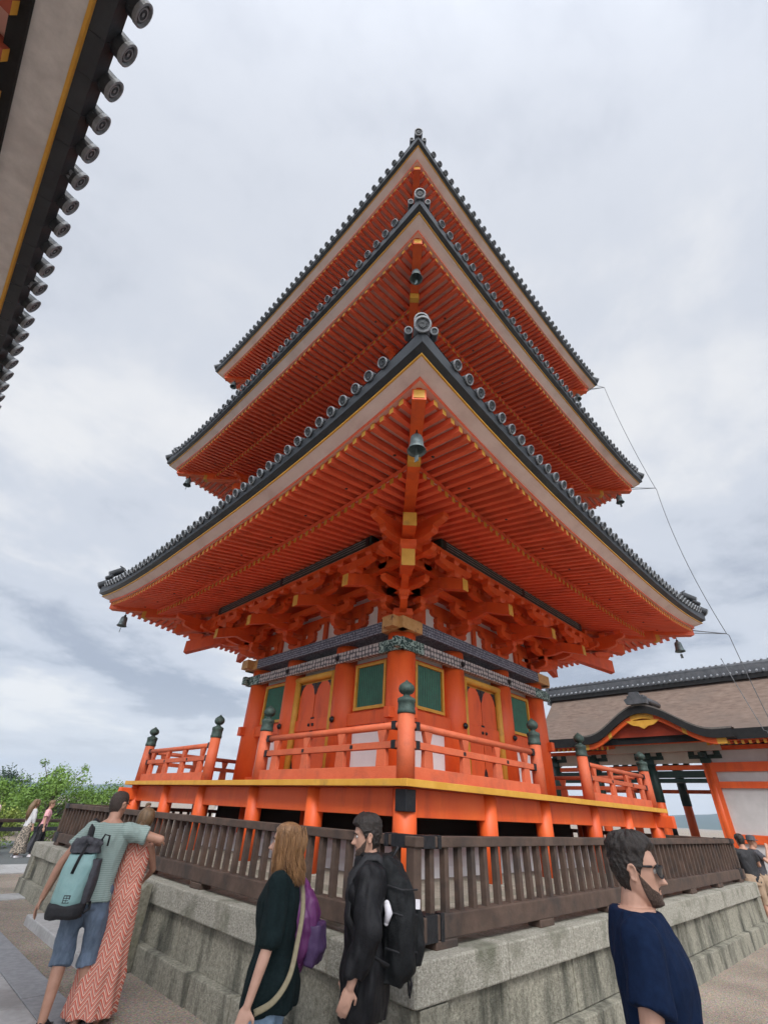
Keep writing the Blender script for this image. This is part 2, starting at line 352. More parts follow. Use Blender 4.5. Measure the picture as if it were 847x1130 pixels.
for k, (a, c, nrm, lcap) in enumerate((((TX0, TY0, 0), (TX1, TY0, 0), (0, -1, 0), (0.95, 1.7)), ((TX0, TY0, 0), (TX0, -1.30, 0), (-1, 0, 0), (0.8, 1.3)), ((TX0, 1.9, 0), (TX0, TY1, 0), (-1, 0, 0), (0.8, 1.3)),
                                ((TX1, TY0, 0), (TX1, TY1, 0), (1, 0, 0), (1.0, 1.8)), ((TX0, TY1, 0), (TX1, TY1, 0), (0, 1, 0), (1.0, 1.8)), ((TX0 , -1.30, 0), (TX0, 1.9, 0), (-1, 0, 0), (1.0, 1.6)))):
    ins = 0.0
    course(a, c, nrm, 0.655, 0.90, 0.0, 0.55 - 0.003 * k, lcap, STONE, 'cap_course', seed=11 + k)
    course(a, c, nrm, 0.255, 0.652, -0.055, 0.4 - 0.003 * k, (0.95, 2.0), STONEW, 'wall_course', gap=.010, seed=21 + k, bev=0.006)
    course(a, c, nrm, -0.06, 0.252, 0.05, 0.4 - 0.003 * k, (0.8, 1.6), STONEW, 'base_course', seed=31 + k, bev=0.012)
# low entrance step on the left side with one sloping cheek stone
st = thing('stone_step', 'low stone step with a mossy sloping cheek stone at the left side of the terrace', 'step', (-6.5, 0.3, 0))
MOSS = mat('mossy_stone', (0.12, 0.115, 0.085), 0.9, (0.25, 0.235, 0.18), 22, 9, 0.9, 45, dirt=(0.10, 0.105, 0.055), dirt_scale=3)
b = MB(); b.prism([(-6.22, 0.0), (-6.22, 0.88), (-6.30, 0.88), (-6.80, 0.40), (-6.80, 0.0)], lambda a, z, d: (a, d, z), -1.40, -1.14)
b.build('cheek_stone', MOSS, st, bevel=0.02)
b = MB(); b.bb(-6.72, -6.23, -1.13, 2.12, -.03, 0.13); b.build('step_slab', SLAB, st, bevel=0.015)
# ------------------------------------------------------------------ wooden fence on the terrace
fen = thing('wooden_fence', 'weathered dark brown picket fence standing on the stone terrace around the pagoda', 'fence', (0, 0, 0.9))
FX0, FX1, FY0, FY1 = -5.93, 5.25, -5.93, 5.0
runs = (((FX0, FY0), (FX1, FY0)), ((FX0, FY0), (FX0, FY1)), ((FX1, FY0), (FX1, FY1)), ((FX0, FY1), (FX1, FY1)))
slats = []
for k, (a, c) in enumerate(runs):
    a = Vector((*a, 0)); c = Vector((*c, 0)); d = (c - a).normalized(); ln = (c - a).length
    b = MB(); e0 = 0.051 if k in (0, 3) else -0.06
    b.beam(a + d * -0.0 + Vector((0, 0, 1.635)) + d * e0 * 1.2, c + Vector((0, 0, 1.635)) - d * e0 * 1.2, 0.12, 0.085 - 0.004 * (k % 2))
    b.build('top_rail', WOOD, fen, bevel=0.008)
    b = MB(); b.beam(a + Vector((0, 0, 1.045)) + d * e0 * 1.5, c + Vector((0, 0, 1.045)) - d * e0 * 1.5, 0.15, 0.165 - 0.004 * (k % 2)); b.build('bottom_rail', WOOD, fen, bevel=0.01)
    b = MB(); n = int(ln / 1.6)
    for i in range(n + 1):
        p = a + d * (0.35 + (ln - 0.7) * i / n); b.box(p + Vector((0, 0, 0.93)), (0.3 if abs(d.x) > .5 else 0.16, 0.3 if abs(d.y) > .5 else 0.16, 0.066))
    islands(b, 'foot_block', WOOD, fen, bevel=0.01)
    n = int(round(ln / 0.215))
    for i in range(1, n):
        slats.append((a + d * (ln * i / n), k))
slats.sort(key=lambda q: (q[0] - CAMPOS).length)
rest = MB()
for i, (p, k) in enumerate(slats):
    b = MB() if i < 100 else rest
    s_ = 0.062
    b.box(p + Vector((0, 0, 1.36)), (s_, s_ * 0.98, 0.47), 0, Matrix.Rotation(random.uniform(-.03, .03), 3, 'Z'))
    if i < 100: b.build('picket', WOOD, fen)
tag(rest.build('pickets', WOOD, fen), kind='stuff')
for (x, y) in ((FX0, FY0), (FX1, FY0), (FX0, FY1)):
    b = MB(); b.bb(x - .05, x + .05, y - .05, y + .05, 0.95, 1.675); b.build('corner_post', WOOD, fen, bevel=0.008)
    sx = 1 if x < 0 else -1; sy = 1 if y < 0 else -1
    b = MB()
    for (dx, dy) in ((sx, 0), (0, sy)):
        for zc, hh, ww in ((1.635, 0.1, 0.135), (1.045, 0.18, 0.165)):
            b.box((x + dx * 0.14, y + dy * 0.14, zc), (0.17 if dx else ww, 0.17 if dy else ww, hh))
            b.box((x + dx * 0.29, y + dy * 0.29, zc), (0.05 if dx else ww + .004, 0.05 if dy else ww + .004, hh + .004))
    islands(b, 'iron_fitting', BLACK, fen, bevel=0.004)

# ------------------------------------------------------------------ the pagoda
PZ = 1.06
pag = thing('pagoda', 'tall vermilion three-storey pagoda with dark tiled roofs and green lattice windows', 'pagoda', (0, 0, PZ))
def FM(k):                       # face frame (u along, o outward, z) -> world;  k = 0 front right, 3 front left, 1 and 2 behind
    a = k * math.pi / 2; Rm = Matrix.Rotation(a, 4, 'Z'); F = Matrix(((1, 0, 0, 0), (0, -1, 0, 0), (0, 0, 1, 0), (0, 0, 0, 1)))
    return Rm @ F
FACES = (0, 3, 1, 2)
def DM(k):                       # corner frame: (side, out along the diagonal measured in half-sides, z); corner k is between faces
    a = (0, 1, 2, 3)[k] * math.pi / 2 + math.pi / 4 * 5
    dx, dy = math.cos(a), math.sin(a); s2 = math.sqrt(2)
    return Matrix(((-dy, dx * s2, 0, 0), (dx, dy * s2, 0, 0), (0, 0, 1, 0), (0, 0, 0, 1)))
# plinth
b = MB(); b.bb(-5.2, 5.2, -5.2, 5.2, 0.872, 1.0); b.bb(-5.05, 5.05, -5.05, 5.05, 1.0, 1.06)
b.build('stone_plinth', EARTH, pag)
b = MB(); b.prism([(3.85, 1.06), (3.75, 1.2), (3.55, 1.34), (3.3, 1.42), (3.3, 1.06)], lambda a, z, d: (d, -a, z), -3.3, 3.3)
kb = MB()
prof = [(3.85, 1.06), (3.80, 1.18), (3.68, 1.30), (3.5, 1.40), (3.3, 1.45), (0.0, 1.45)]
for (h0, z0), (h1, z1) in zip(prof[:-1], prof[1:]):
    for k in range(4):
        M = FM(k); kb.add([M @ Vector(p) for p in ((-h0, h0, z0), (h0, h0, z0), (h1, h1, z1), (-h1, h1, z1))], [(0, 1, 2, 3)])
kb.build('plaster_mound', WHITE, pag)
b = MB(); b.bb(-3.1, 3.1, -3.1, 3.1, 1.452, 2.0); b.build('underfloor_shade_block', DARK, pag)  # dark block in place of the unlit space under the floor
# deck
DK = 4.87
b = MB(); b.bb(-DK + .02, DK - .02, -DK + .02, DK - .02, 2.126, 2.205); deck = b.build('deck', FADE, pag)
def ring(h, wdt, z0, z1, name, m, parent, ext=0.0, bevel=0.004):
    for k in FACES:
        b = MB(); e = ext if k in (0, 2) else -wdt - 0.003
        zz0, zz1 = (z0, z1) if k in (0, 2) else (z0 + .002, z1 - .002)
        b.bb(-h - e, h + e, h - wdt, h, zz0, zz1); b.xf(FM(k)); b.build(name, m, parent, bevel=bevel)
ring(DK, 0.10, 2.127, 2.212, 'edge_board', YEL, deck)
ring(4.64, 0.22, 1.80, 2.124, 'deck_beam', VERM, pag, bevel=0.008)
ring(3.6, 0.2, 1.80, 2.124, 'inner_beam', VERM, pag, bevel=0)
for p0, p1, m_ in (((-4.56, 4.65, 1.94), (-4.56, 5.22, 1.94), BLACK), ((4.65, -4.56, 1.94), (5.22, -4.56, 1.94), None), ((-4.65, 4.56, 1.94), (-5.05, 4.56, 1.94), None), ((4.56, -4.65, 1.94), (4.56, -5.05, 1.94), None)):
    p0, p1 = Vector(p0), Vector(p1); b = MB(); b.beam(p0, p1, .2, .25); o = b.build('beam_nose', VERM, pag, bevel=.012)
    if m_: b = MB(); b.beam(p0.lerp(p1, .45), p1 + (p1 - p0).normalized() * .01, .215, .265); b.build('iron_cap', m_, o, bevel=.008)
b = MB(); b.bb(-4.775, -4.585, -4.775, -4.585, 1.86, 2.10); b.build('iron_corner_fitting', BLACK, pag, bevel=0.006)
posts = []
for k in (0, 1, 2, 3):
    for u in (-4.6, -2.72, -1.0, 1.0, 2.72):
        b = MB(); b.lathe([(0.138, 1.06), (0.138, 2.124)] if u != -4.6 else [(0.155, 1.06), (0.155, 2.124)], FM(k) @ Vector((u, 4.6 if u == -4.6 else 4.60, 0)), 18); b.build('deck_post', VERM, pag)
        b = MB(); b.bb(u - .22, u + .22, 4.36, 4.8, 1.0, 1.068 ); b.xf(FM(k)); b.build('post_base_stone', STONE, pag, bevel=0.01)
for k in (0, 1, 2, 3):
    for u in (-3.4, -1.1, 1.1):
        b = MB(); b.lathe([(0.16, 1.06), (0.16, 1.8)], FM(k) @ Vector((u, 3.45, 0)), 12); b.build('deck_post', VERM, pag)
# railing: (frame u,o,z)
GIB = [(0.150, 0), (0.158, 0.01), (0.158, 0.05), (0.148, 0.06), (0.148, 0.16), (0.158, 0.17), (0.158, 0.215), (0.140, 0.23), (0.095, 0.245), (0.062, 0.262), (0.058, 0.285), (0.10, 0.30), (0.135, 0.335),
       (0.145, 0.375), (0.128, 0.42), (0.085, 0.455), (0.04, 0.48), (0.018, 0.50), (0.0, 0.515)]
GIB = [(r, z * 0.92) for r, z in GIB]
RP = 4.61
for k in FACES:
    M = FM(k)
    for seg in (-1, 1):
        rl = bpy.data.objects.new('railing', None); COL.objects.link(rl); rl.location = M @ Vector((seg * 2.8, RP, 2.2)); attach(rl, pag); rl.location = (M @ Vector((seg * 2.8, RP, 2.2)))
        rl.matrix_parent_inverse = Matrix.Translation((0, 0, -PZ))
        ends = [(seg * 1.0, 0.115)] + ([(-RP, 0.125)] if seg == -1 else [])
        for u, r in ends:
            b = MB(); b.lathe([(r, 2.2), (r * 0.94, 3.02)], M @ Vector((u, RP, 0)), 20); b.build('railing_post', FADE, rl)
            b = MB(); b.lathe([(p * r / 0.15, z + 3.02) for p, z in GIB], M @ Vector((u, RP, 0)), 20); b.build('post_finial', VERDI, rl)
        u0, u1 = (-RP, -1.0) if seg == -1 else (1.0, RP)
        b = MB(); b.bb(u0, u1, RP - .05, RP + .055, 2.207, 2.375); b.xf(M); b.build('base_rail', FADE, rl, bevel=0.006)
        b = MB(); b.bb(u0, u1, RP - .045, RP + .045, 2.595, 2.685); b.xf(M); b.build('middle_rail', FADE, rl, bevel=0.006)
        b = MB(); b.tube([(u0, RP, 2.885), ((u0 + u1) / 2, RP, 2.88), (u1, RP, 2.885)], 0.05, 12); b.xf(M); b.build('hand_rail', FADE, rl)
        b = MB()
        for i in range(4):
            u = u0 + (u1 - u0) * (i + 0.5) / 4
            b.hexa([(u - .10, RP - .035, 2.376), (u + .10, RP - .035, 2.376), (u + .10, RP + .035, 2.376), (u - .10, RP + .035, 2.376), (u - .085, RP - .035, 2.594), (u + .085, RP - .035, 2.594), (u + .085, RP + .035, 2.594), (u - .085, RP + .035, 2.594)])
            if i % 2 == 0 or True:
                b.hexa([(u - .045, RP - .035, 2.686), (u + .045, RP - .035, 2.686), (u + .045, RP + .035, 2.686), (u - .045, RP + .035, 2.686), (u - .09, RP - .035, 2.836), (u + .09, RP - .035, 2.836), (u + .09, RP + .035, 2.836), (u - .09, RP + .035, 2.836)])
        b.xf(M); islands(b, 'railing_strut', FADE, rl, bevel=0.005)
        b = MB()
        for u in (u0 + (0.2 if seg == -1 else .17), u1 - (0.17 if seg == -1 else .2)):
            for zc in (2.64, 2.885):
                b.bb(u - .04, u + .04, RP - .056, RP + .056, zc - .055, zc + .055)
        for u in (u0 + (u1 - u0) * .36, u0 + (u1 - u0) * .7): b.bb(u - .03, u + .03, RP + .04, RP + .052, 2.615, 2.665)
        b.xf(M); islands(b, 'rail_fitting', BLACK, rl, bevel=0.004)

# body storey -------------------------------------------------------------
CU = (-2.72, -1.0, 1.0, 2.72)
def boss(b, p, r, M, mi=0):
    for (q0, q1, zz0, zz1) in ((r, r, 0, .012), (r * .62, r * .5, .012, .035)):
        pass
    A = M.to_3x3() @ Matrix(((1, 0, 0), (0, 0, 1), (0, 1, 0)))
    b.lathe([(r, 0), (r, .014), (r * .7, .02), (r * .6, .05), (r * .25, .06), (0, .062)], M @ Vector(p), 12, mi, A)
def body(dz, cu, w, full):
    for k in FACES:
        M = FM(k)
        # corner columns are made once per face (u = -w)
        for u in cu[:3]:
            b = MB(); b.lathe([(0.30, 2.2 + dz), (0.30, 5.06 + dz)], M @ Vector((u, w, 0)), 24); c = b.build('column', VERM, pag)
            if full and k in (0, 3) and u != cu[0]:
                b = MB(); boss(b, (u, w + .335, 4.765 + dz), 0.065, M); boss(b, (u, w + .325, 3.46 + dz), 0.065, M); b.build('iron_boss', BLACK, c)
        # wall boards and beams between columns
        b = MB(); b.bb(-w, w, w - .12, w - .03, 2.2 + dz, 5.1 + dz); b.xf(M); b.build('wall_panel', WHITE, pag)
        for (a, c_) in ((cu[0], cu[1]), (cu[2], cu[3])):
            b = MB(); b.bb(a, c_, w - .06, w + .02, 3.58 + dz, 4.64 + dz); b.xf(M); b.build('wall_board', VERM, pag)
            wd = bpy.data.objects.new('window', None); COL.objects.link(wd); wd.location = M @ Vector(((a + c_) / 2, w, 3.6 + dz)); wd.parent = pag; wd.matrix_parent_inverse = Matrix.Translation((0, 0, -PZ))
            uc = (a + c_) / 2; hw = 0.48 if full else 0.4
            b = MB(); z0, z1 = 3.63 + dz, 4.59 + dz; t = 0.062
            b.bb(uc - hw, uc + hw, w - .02, w + .075, z0, z0 + t); b.bb(uc - hw, uc + hw, w - .02, w + .075, z1 - t, z1)
            b.bb(uc - hw, uc - hw + t, w - .02, w + .075, z0 + t, z1 - t); b.bb(uc + hw - t, uc + hw, w - .02, w + .075, z0 + t, z1 - t); b.xf(M); b.build('window_frame', YEL, wd)
            b = MB(); b.bb(uc - hw + t, uc + hw - t, w + .0, w + .024, z0 + t, z1 - t, 1)
            n = 14; iw = 2 * (hw - t)
            for i in range(n):
                u = uc - hw + t + iw * (i + .5) / n; c_h = iw / n * .29
                b.add([(u - c_h, w + .0245, z0 + t), (u, w + .038, z0 + t), (u + c_h, w + .0245, z0 + t), (u - c_h, w + .0245, z1 - t), (u, w + .038, z1 - t), (u + c_h, w + .024, z1 - t)], [(0, 1, 4, 3), (1, 2, 5, 4)])
            b.xf(M); b.build('window_lattice', [GREEN, DGREEN], wd)
        b = MB(); b.bb(-w, w, w - .05, w + .13, 3.33 + dz, 3.575 + dz); b.bb(-w, w, w - .05, w + .15, 2.2 + dz, 2.42 + dz)
        b.xf(M); islands(b, 'waist_beam', VERM, pag, bevel=0.008)
        if full:                                                      # beam ends poking past the corner columns
            b = MB()
            for s in (-1, 1): b.bb(s * (w + .42) if s < 0 else w + .2, s * (w + .2) if s < 0 else w + .42, w - .05, w + .10, 3.35, 3.56)
            b.xf(M); islands(b, 'beam_nose', VERM, pag, bevel=0.01)
        # door
        dr = bpy.data.objects.new('door', None); COL.objects.link(dr); dr.location = M @ Vector((0, w, 2.4 + dz)); dr.parent = pag; dr.matrix_parent_inverse = Matrix.Translation((0, 0, -PZ))
        b = MB(); b.bb(cu[1], cu[2], w - .06, w + .03, 2.42 + dz, 4.64 + dz); b.xf(M); b.build('door_surround', VERM, dr)
        h = 0.80 if full else 0.62
        b = MB()
        for s in (-1, 1): b.tube([(s * (h - .09), w + .12, 2.42 + dz), (s * (h - .09), w + .12, 4.56 + dz)], 0.085, 12)
        b.tube([(-h, w + .12, 4.52 + dz), (h, w + .12, 4.52 + dz)], 0.08, 12); b.bb(-h + .17, h - .17, w + .03, w + .07, 4.38 + dz, 4.46 + dz); b.xf(M); b.build('door_frame', YEL, dr)
        b = MB(); b.bb(-h + .15, h - .15, w + .02, w + .05, 2.43 + dz, 4.45 + dz); b.xf(M); b.build('door_recess', DARK, dr)
        lw = h - .19
        for s in (-1, 1):                                             # leaves with cusped iron corners
            b = MB(); x0, x1 = sorted((s * .012, s * (lw))); b.bb(x0, x1, w + .05, w + .10, 2.45 + dz, 4.40 + dz); b.xf(M); lf = b.build('door_leaf', VERM, dr, bevel=.006)
            if full:
                b = MB()
                for zc, sg in ((4.40, -1), (2.45, 1)):
                    for xe, sx in ((s * .012, s), (s * lw, -s)):
                        poly = [(0, 0), (.17, 0), (.165, .03), (.13, .05), (.10, .07), (.085, .11), (.05, .15), (.035, .22), (0.0, .28)]
                        b.prism([(xe + sx * a, zc + sg * c_) for a, c_ in poly], lambda a, z, d: (a, d, z + dz), w + .095, w + .108)
                b.bb(*sorted((s * .012, s * .055)), w + .10, w + .115, 3.28 + dz, 3.62 + dz)
                b.xf(M); islands(b, 'iron_fitting', BLACK, lf)
                b = MB(); boss(b, (s * .07, w + .11, 3.45), .05, M); b.build('door_boss', BLACK, lf)
        # tie beams
        q = w + .325; ez = 0 if k in (0, 2) else .16
        b = MB(); b.bb(-q + ez, q - ez, q - .155, q, 4.65 + dz + ez * .01, 4.885 + dz - ez * .01); b.xf(M); tb = b.build('tie_beam', BAND, pag, bevel=.004)
        b = MB()
        for s in (-1, 1):
            if k in (0, 3): b.bb(*sorted((s * (q + .004), s * (q - .68))), q - .1, q + .005, 4.645 + dz, 4.889 + dz)
        if k in (0, 3): b.xf(M); islands(b, 'painted_corner', SCROLL, tb)
        if k in (0, 2):
            b = MB()
            for s in (-1, 1): b.bb(*sorted((s * q, s * (q + .16))), q - .15, q - .01, 4.66 + dz, 4.875 + dz)
            b.xf(M); islands(b, 'beam_nose', SCROLL, tb, bevel=.02)
        q = w + .40; ez = 0 if k in (0, 2) else .42
        b = MB(); b.bb(-q + ez, q - ez, q - .62, q, 5.05 + dz + ez * .004, 5.30 + dz - ez * .004); b.xf(M); ub = b.build('head_plate', BAND2, pag, bevel=.006)
        b = MB()
        for s in (-1, 1): b.bb(*sorted((s * (q + .005), s * (q - .62))), q - .2, q + .006, 5.045 + dz, 5.304 + dz)
        if k in (0, 2):
            for s in (-1, 1): b.bb(*sorted((s * (q + .004), s * (q + .2))), q - .42, q - .1, 5.055 + dz, 5.295 + dz)
        b.xf(M); islands(b, 'ochre_end', OCHREW, ub, bevel=.008)
body(0, CU, 2.72, True)

# brackets ----------------------------------------------------------------
def block(b, u, o, z, s=0.2, h=0.13, mi=0):      # bearing block with a bevelled foot
    a, c = s / 2, s * 0.34
    b.hexa([(u - c, o - c, z), (u + c, o - c, z), (u + c, o + c, z), (u - c, o + c, z), (u - a, o - a, z + h * .45), (u + a, o - a, z + h * .45), (u + a, o + a, z + h * .45), (u - a, o + a, z + h * .45)], mi)
    b.bb(u - a, u + a, o - a, o + a, z + h * .45, z + h, mi)
def arm(b, u, o, z, ln, dirn, wd=0.14, h=0.17, mi=0):   # bow arm with rounded-up ends; dirn 'u' or 'o' (o: from o outward by ln)
    if dirn == 'u':
        poly = [(-ln / 2, h), (-ln / 2, h * .55), (-ln / 2 + .06, h * .25), (-ln / 2 + .16, 0.03), (-ln / 2 + .26, 0), (ln / 2 - .26, 0), (ln / 2 - .16, .03), (ln / 2 - .06, h * .25), (ln / 2, h * .55), (ln / 2, h)]
        b.prism(poly, lambda a, z_, d: (u + a, d, z + z_), o - wd / 2, o + wd / 2, mi)
    else:
        poly = [(0, h), (0, 0), (ln - .26, 0), (ln - .16, .03), (ln - .06, h * .25), (ln, h * .55), (ln, h)]
        b.prism(poly, lambda a, z_, d: (d, o + a, z + z_), u - wd / 2, u + wd / 2, mi)
def cluster():
    b = MB()
    block(b, 0, 2.72, 5.302, .44, .26)
    arm(b, 0, 2.72, 5.47, 1.2, 'u'); arm(b, 0, 2.72, 5.468, .62, 'o')
    for u in (-.5, 0, .5): block(b, u, 2.72, 5.64)
    block(b, 0, 3.24, 5.64)
    arm(b, 0, 2.72, 5.772, 1.5, 'u'); arm(b, 0, 3.24, 5.772, 1.1, 'u'); arm(b, 0, 2.72, 5.768, 1.16, 'o')
    for u in (-.45, 0, .45): block(b, u, 3.24, 5.942)
    block(b, 0, 3.76, 5.94)
    arm(b, 0, 3.76, 6.072, 1.1, 'u')
    for u in (-.45, 0, .45): block(b, u, 3.76, 6.242)
    b.prism([(2.5, 6.55), (2.5, 6.27), (4.45, 5.62), (4.45, 5.87)], lambda a, z, d: (d, a, z), -.085, .085)
    b.bb(-.086, .086, 4.451, 4.458, 5.618, 5.872, 1)
    block(b, 0, 4.18, 5.98, .22, .12)
    arm(b, 0, 4.18, 6.10, 1.1, 'u')
    for u in (-.45, 0, .45): block(b, u, 4.18, 6.27, .2, .12)
    return b
cl = cluster()
def corner_cluster(dd):
    b = MB()                                     # diagonal arms, in the corner frame (side, half-side distance, z)
    s2 = math.sqrt(2)
    def darm(v0, v1, z, h=.17, wd=.15, mi=0):
        q = v1 - v0; poly = [(v0, z + h), (v0, z), (v1 - .2, z), (v1 - .1, z + .04), (v1, z + h * .55), (v1, z + h)]
        b.prism(poly, lambda a, z_, d: (d, a, z_), -wd / 2, wd / 2, mi)
    block(b, 0, 2.72, 5.302, .44, .26)
    darm(2.72 + dd, 3.30 + dd, 5.466); darm(2.72 + dd, 3.84 + dd, 5.764); darm(2.72 + dd, 4.0 + dd, 6.075)
    for v, z in ((3.24, 5.64), (3.76, 5.94)): block(b, 0, v + dd, z, .22, .13)
    for (v0, z0, v1, z1, hh) in ((2.7, 6.28, 4.47, 5.50, .33), (2.9, 6.55, 4.78, 6.06, .27)):
        b.prism([(v0 + dd, z0 + hh), (v0 + dd, z0), (v1 + dd, z1), (v1 + dd, z1 + hh)], lambda a, z, d: (d, a, z), -.12, .12)
        b.bb(-.121, .121, v1 + dd + .001, v1 + dd + .006, z1 - .002, z1 + hh + .002, 1)
    block(b, 0, 4.3 + dd, 5.86, .3, .2)
    return b
def brackets(dz, dd, cu, w, shown):
    # dd shifts outward distances for the smaller upper storeys
    for k in FACES:
        M = FM(k)
        for u in cu:
            o = MB(); o.v = [(x + u, y + dd, z + dz) for x, y, z in cl.v]; o.f = cl.f; o.m = cl.m; o.sm = cl.sm
            o.build('bracket', [VERM, YEL], pag, M=M)
        for j, (oo, z0, z1, ext) in enumerate(((2.72, 5.944, 6.09, .3), (2.72, 6.25, 6.42, .3), (3.24, 6.073, 6.20, .5), (3.76, 6.373, 6.50, .5), (4.18, 6.391, 6.47, .5))):
            e_ = .0015 * (k % 2)
            b = MB(); b.bb(-oo - ext - dd, oo + ext + dd, oo - .07 + dd, oo + .07 + dd, z0 + dz + e_, z1 + dz - e_); b.xf(M); b.build('bracket_beam', VERM, pag)
        n = 17; b = MB()
        for i in range(n):
            u = (i - (n - 1) / 2) * (2 * (w + .9) / (n - 1)); block(b, u, 4.18 + dd, 6.28 + dz, .17, .11)
            block(b, u * .9, 3.76 + dd, 6.26 + dz, .15, .11)
        for i in range(9):                        # short struts in the plaster between the clusters
            u = (i - 4) * (2 * w / 8); b.bb(u - .07, u + .07, w - .04, w + .05, 5.30 + dz, 5.95 + dz)
        b.xf(M); tag(b.build('bearing_blocks', VERM, pag), kind='stuff')
        b = MB(); b.bb(-w, w, w - .1, w - .02, 5.30 + dz, 6.6 + dz); b.xf(M); b.build('wall_panel', WHITE, pag)
        b = MB(); b.add([(-2.8 - dd, 2.75 + dd, 6.42 + dz), (2.8 + dd, 2.75 + dd, 6.42 + dz), (4.2 + dd, 4.15 + dd, 6.52 + dz), (-4.2 - dd, 4.15 + dd, 6.52 + dz)], [(0, 1, 2, 3)]); b.xf(M); b.build('bracket_ceiling', VERM, pag)
        b = MB(); pe = (w + .55)
        b.bb(-pe, pe, 4.08 + dd, 4.30 + dd, 6.472 + dz, 6.66 + dz, 0)
        for zc in (6.50, 6.56, 6.62): b.bb(-pe + .12, pe - .12, 4.300 + dd, 4.306 + dd, zc + dz - .007, zc + dz + .007, 1)
        for zc in (4.13, 4.19, 4.25): b.bb(-pe + .12, pe - .12, zc + dd - .006, zc + dd + .006, 6.467 + dz, 6.4721 + dz, 1)
        for uu in (-pe + .12, 0, pe - .12): b.bb(uu - .05, uu + .05, 4.075 + dd, 4.309 + dd, 6.464 + dz, 6.655 + dz, 2)
        b.xf(M); b.build('purlin', [DGREEN, TILEF, BLACK], pag)
        b = MB()                                  # corner bow arms carrying the purlin ends
        for s in (-1, 1):
            pass
        for s in (-1, 1):
            uu = s * (4.18 + dd); arm(b, uu - s * .05, 4.18 + dd, 6.12 + dz, 1.5, 'u', .15, .18); arm(b, uu - s * .1, 4.18 + dd, 6.30 + dz + .004, 2.1, 'u', .15, .17)
            for d_ in (-.9, -.45, .45): block(b, uu - s * .1 + d_, 4.18 + dd, 6.475 + dz, .18, .12)
            arm(b, s * (3.76 + dd), 3.76 + dd, 6.075 + dz, 1.5, 'u'); arm(b, s * (3.24 + dd), 3.24 + dd, 5.772 + dz, 1.3, 'u')
        b.xf(M); islands(b, 'corner_bow_arm', VERM, pag)
    cc = corner_cluster(dd)
    for k in range(4):
        o = MB(); o.v = [(x, y, z + dz) for x, y, z in cc.v]; o.f = cc.f; o.m = cc.m; o.sm = cc.sm
        o.build('corner_bracket', [VERM, YEL], pag, M=DM(k))
brackets(0, 0, CU, 2.72, True)

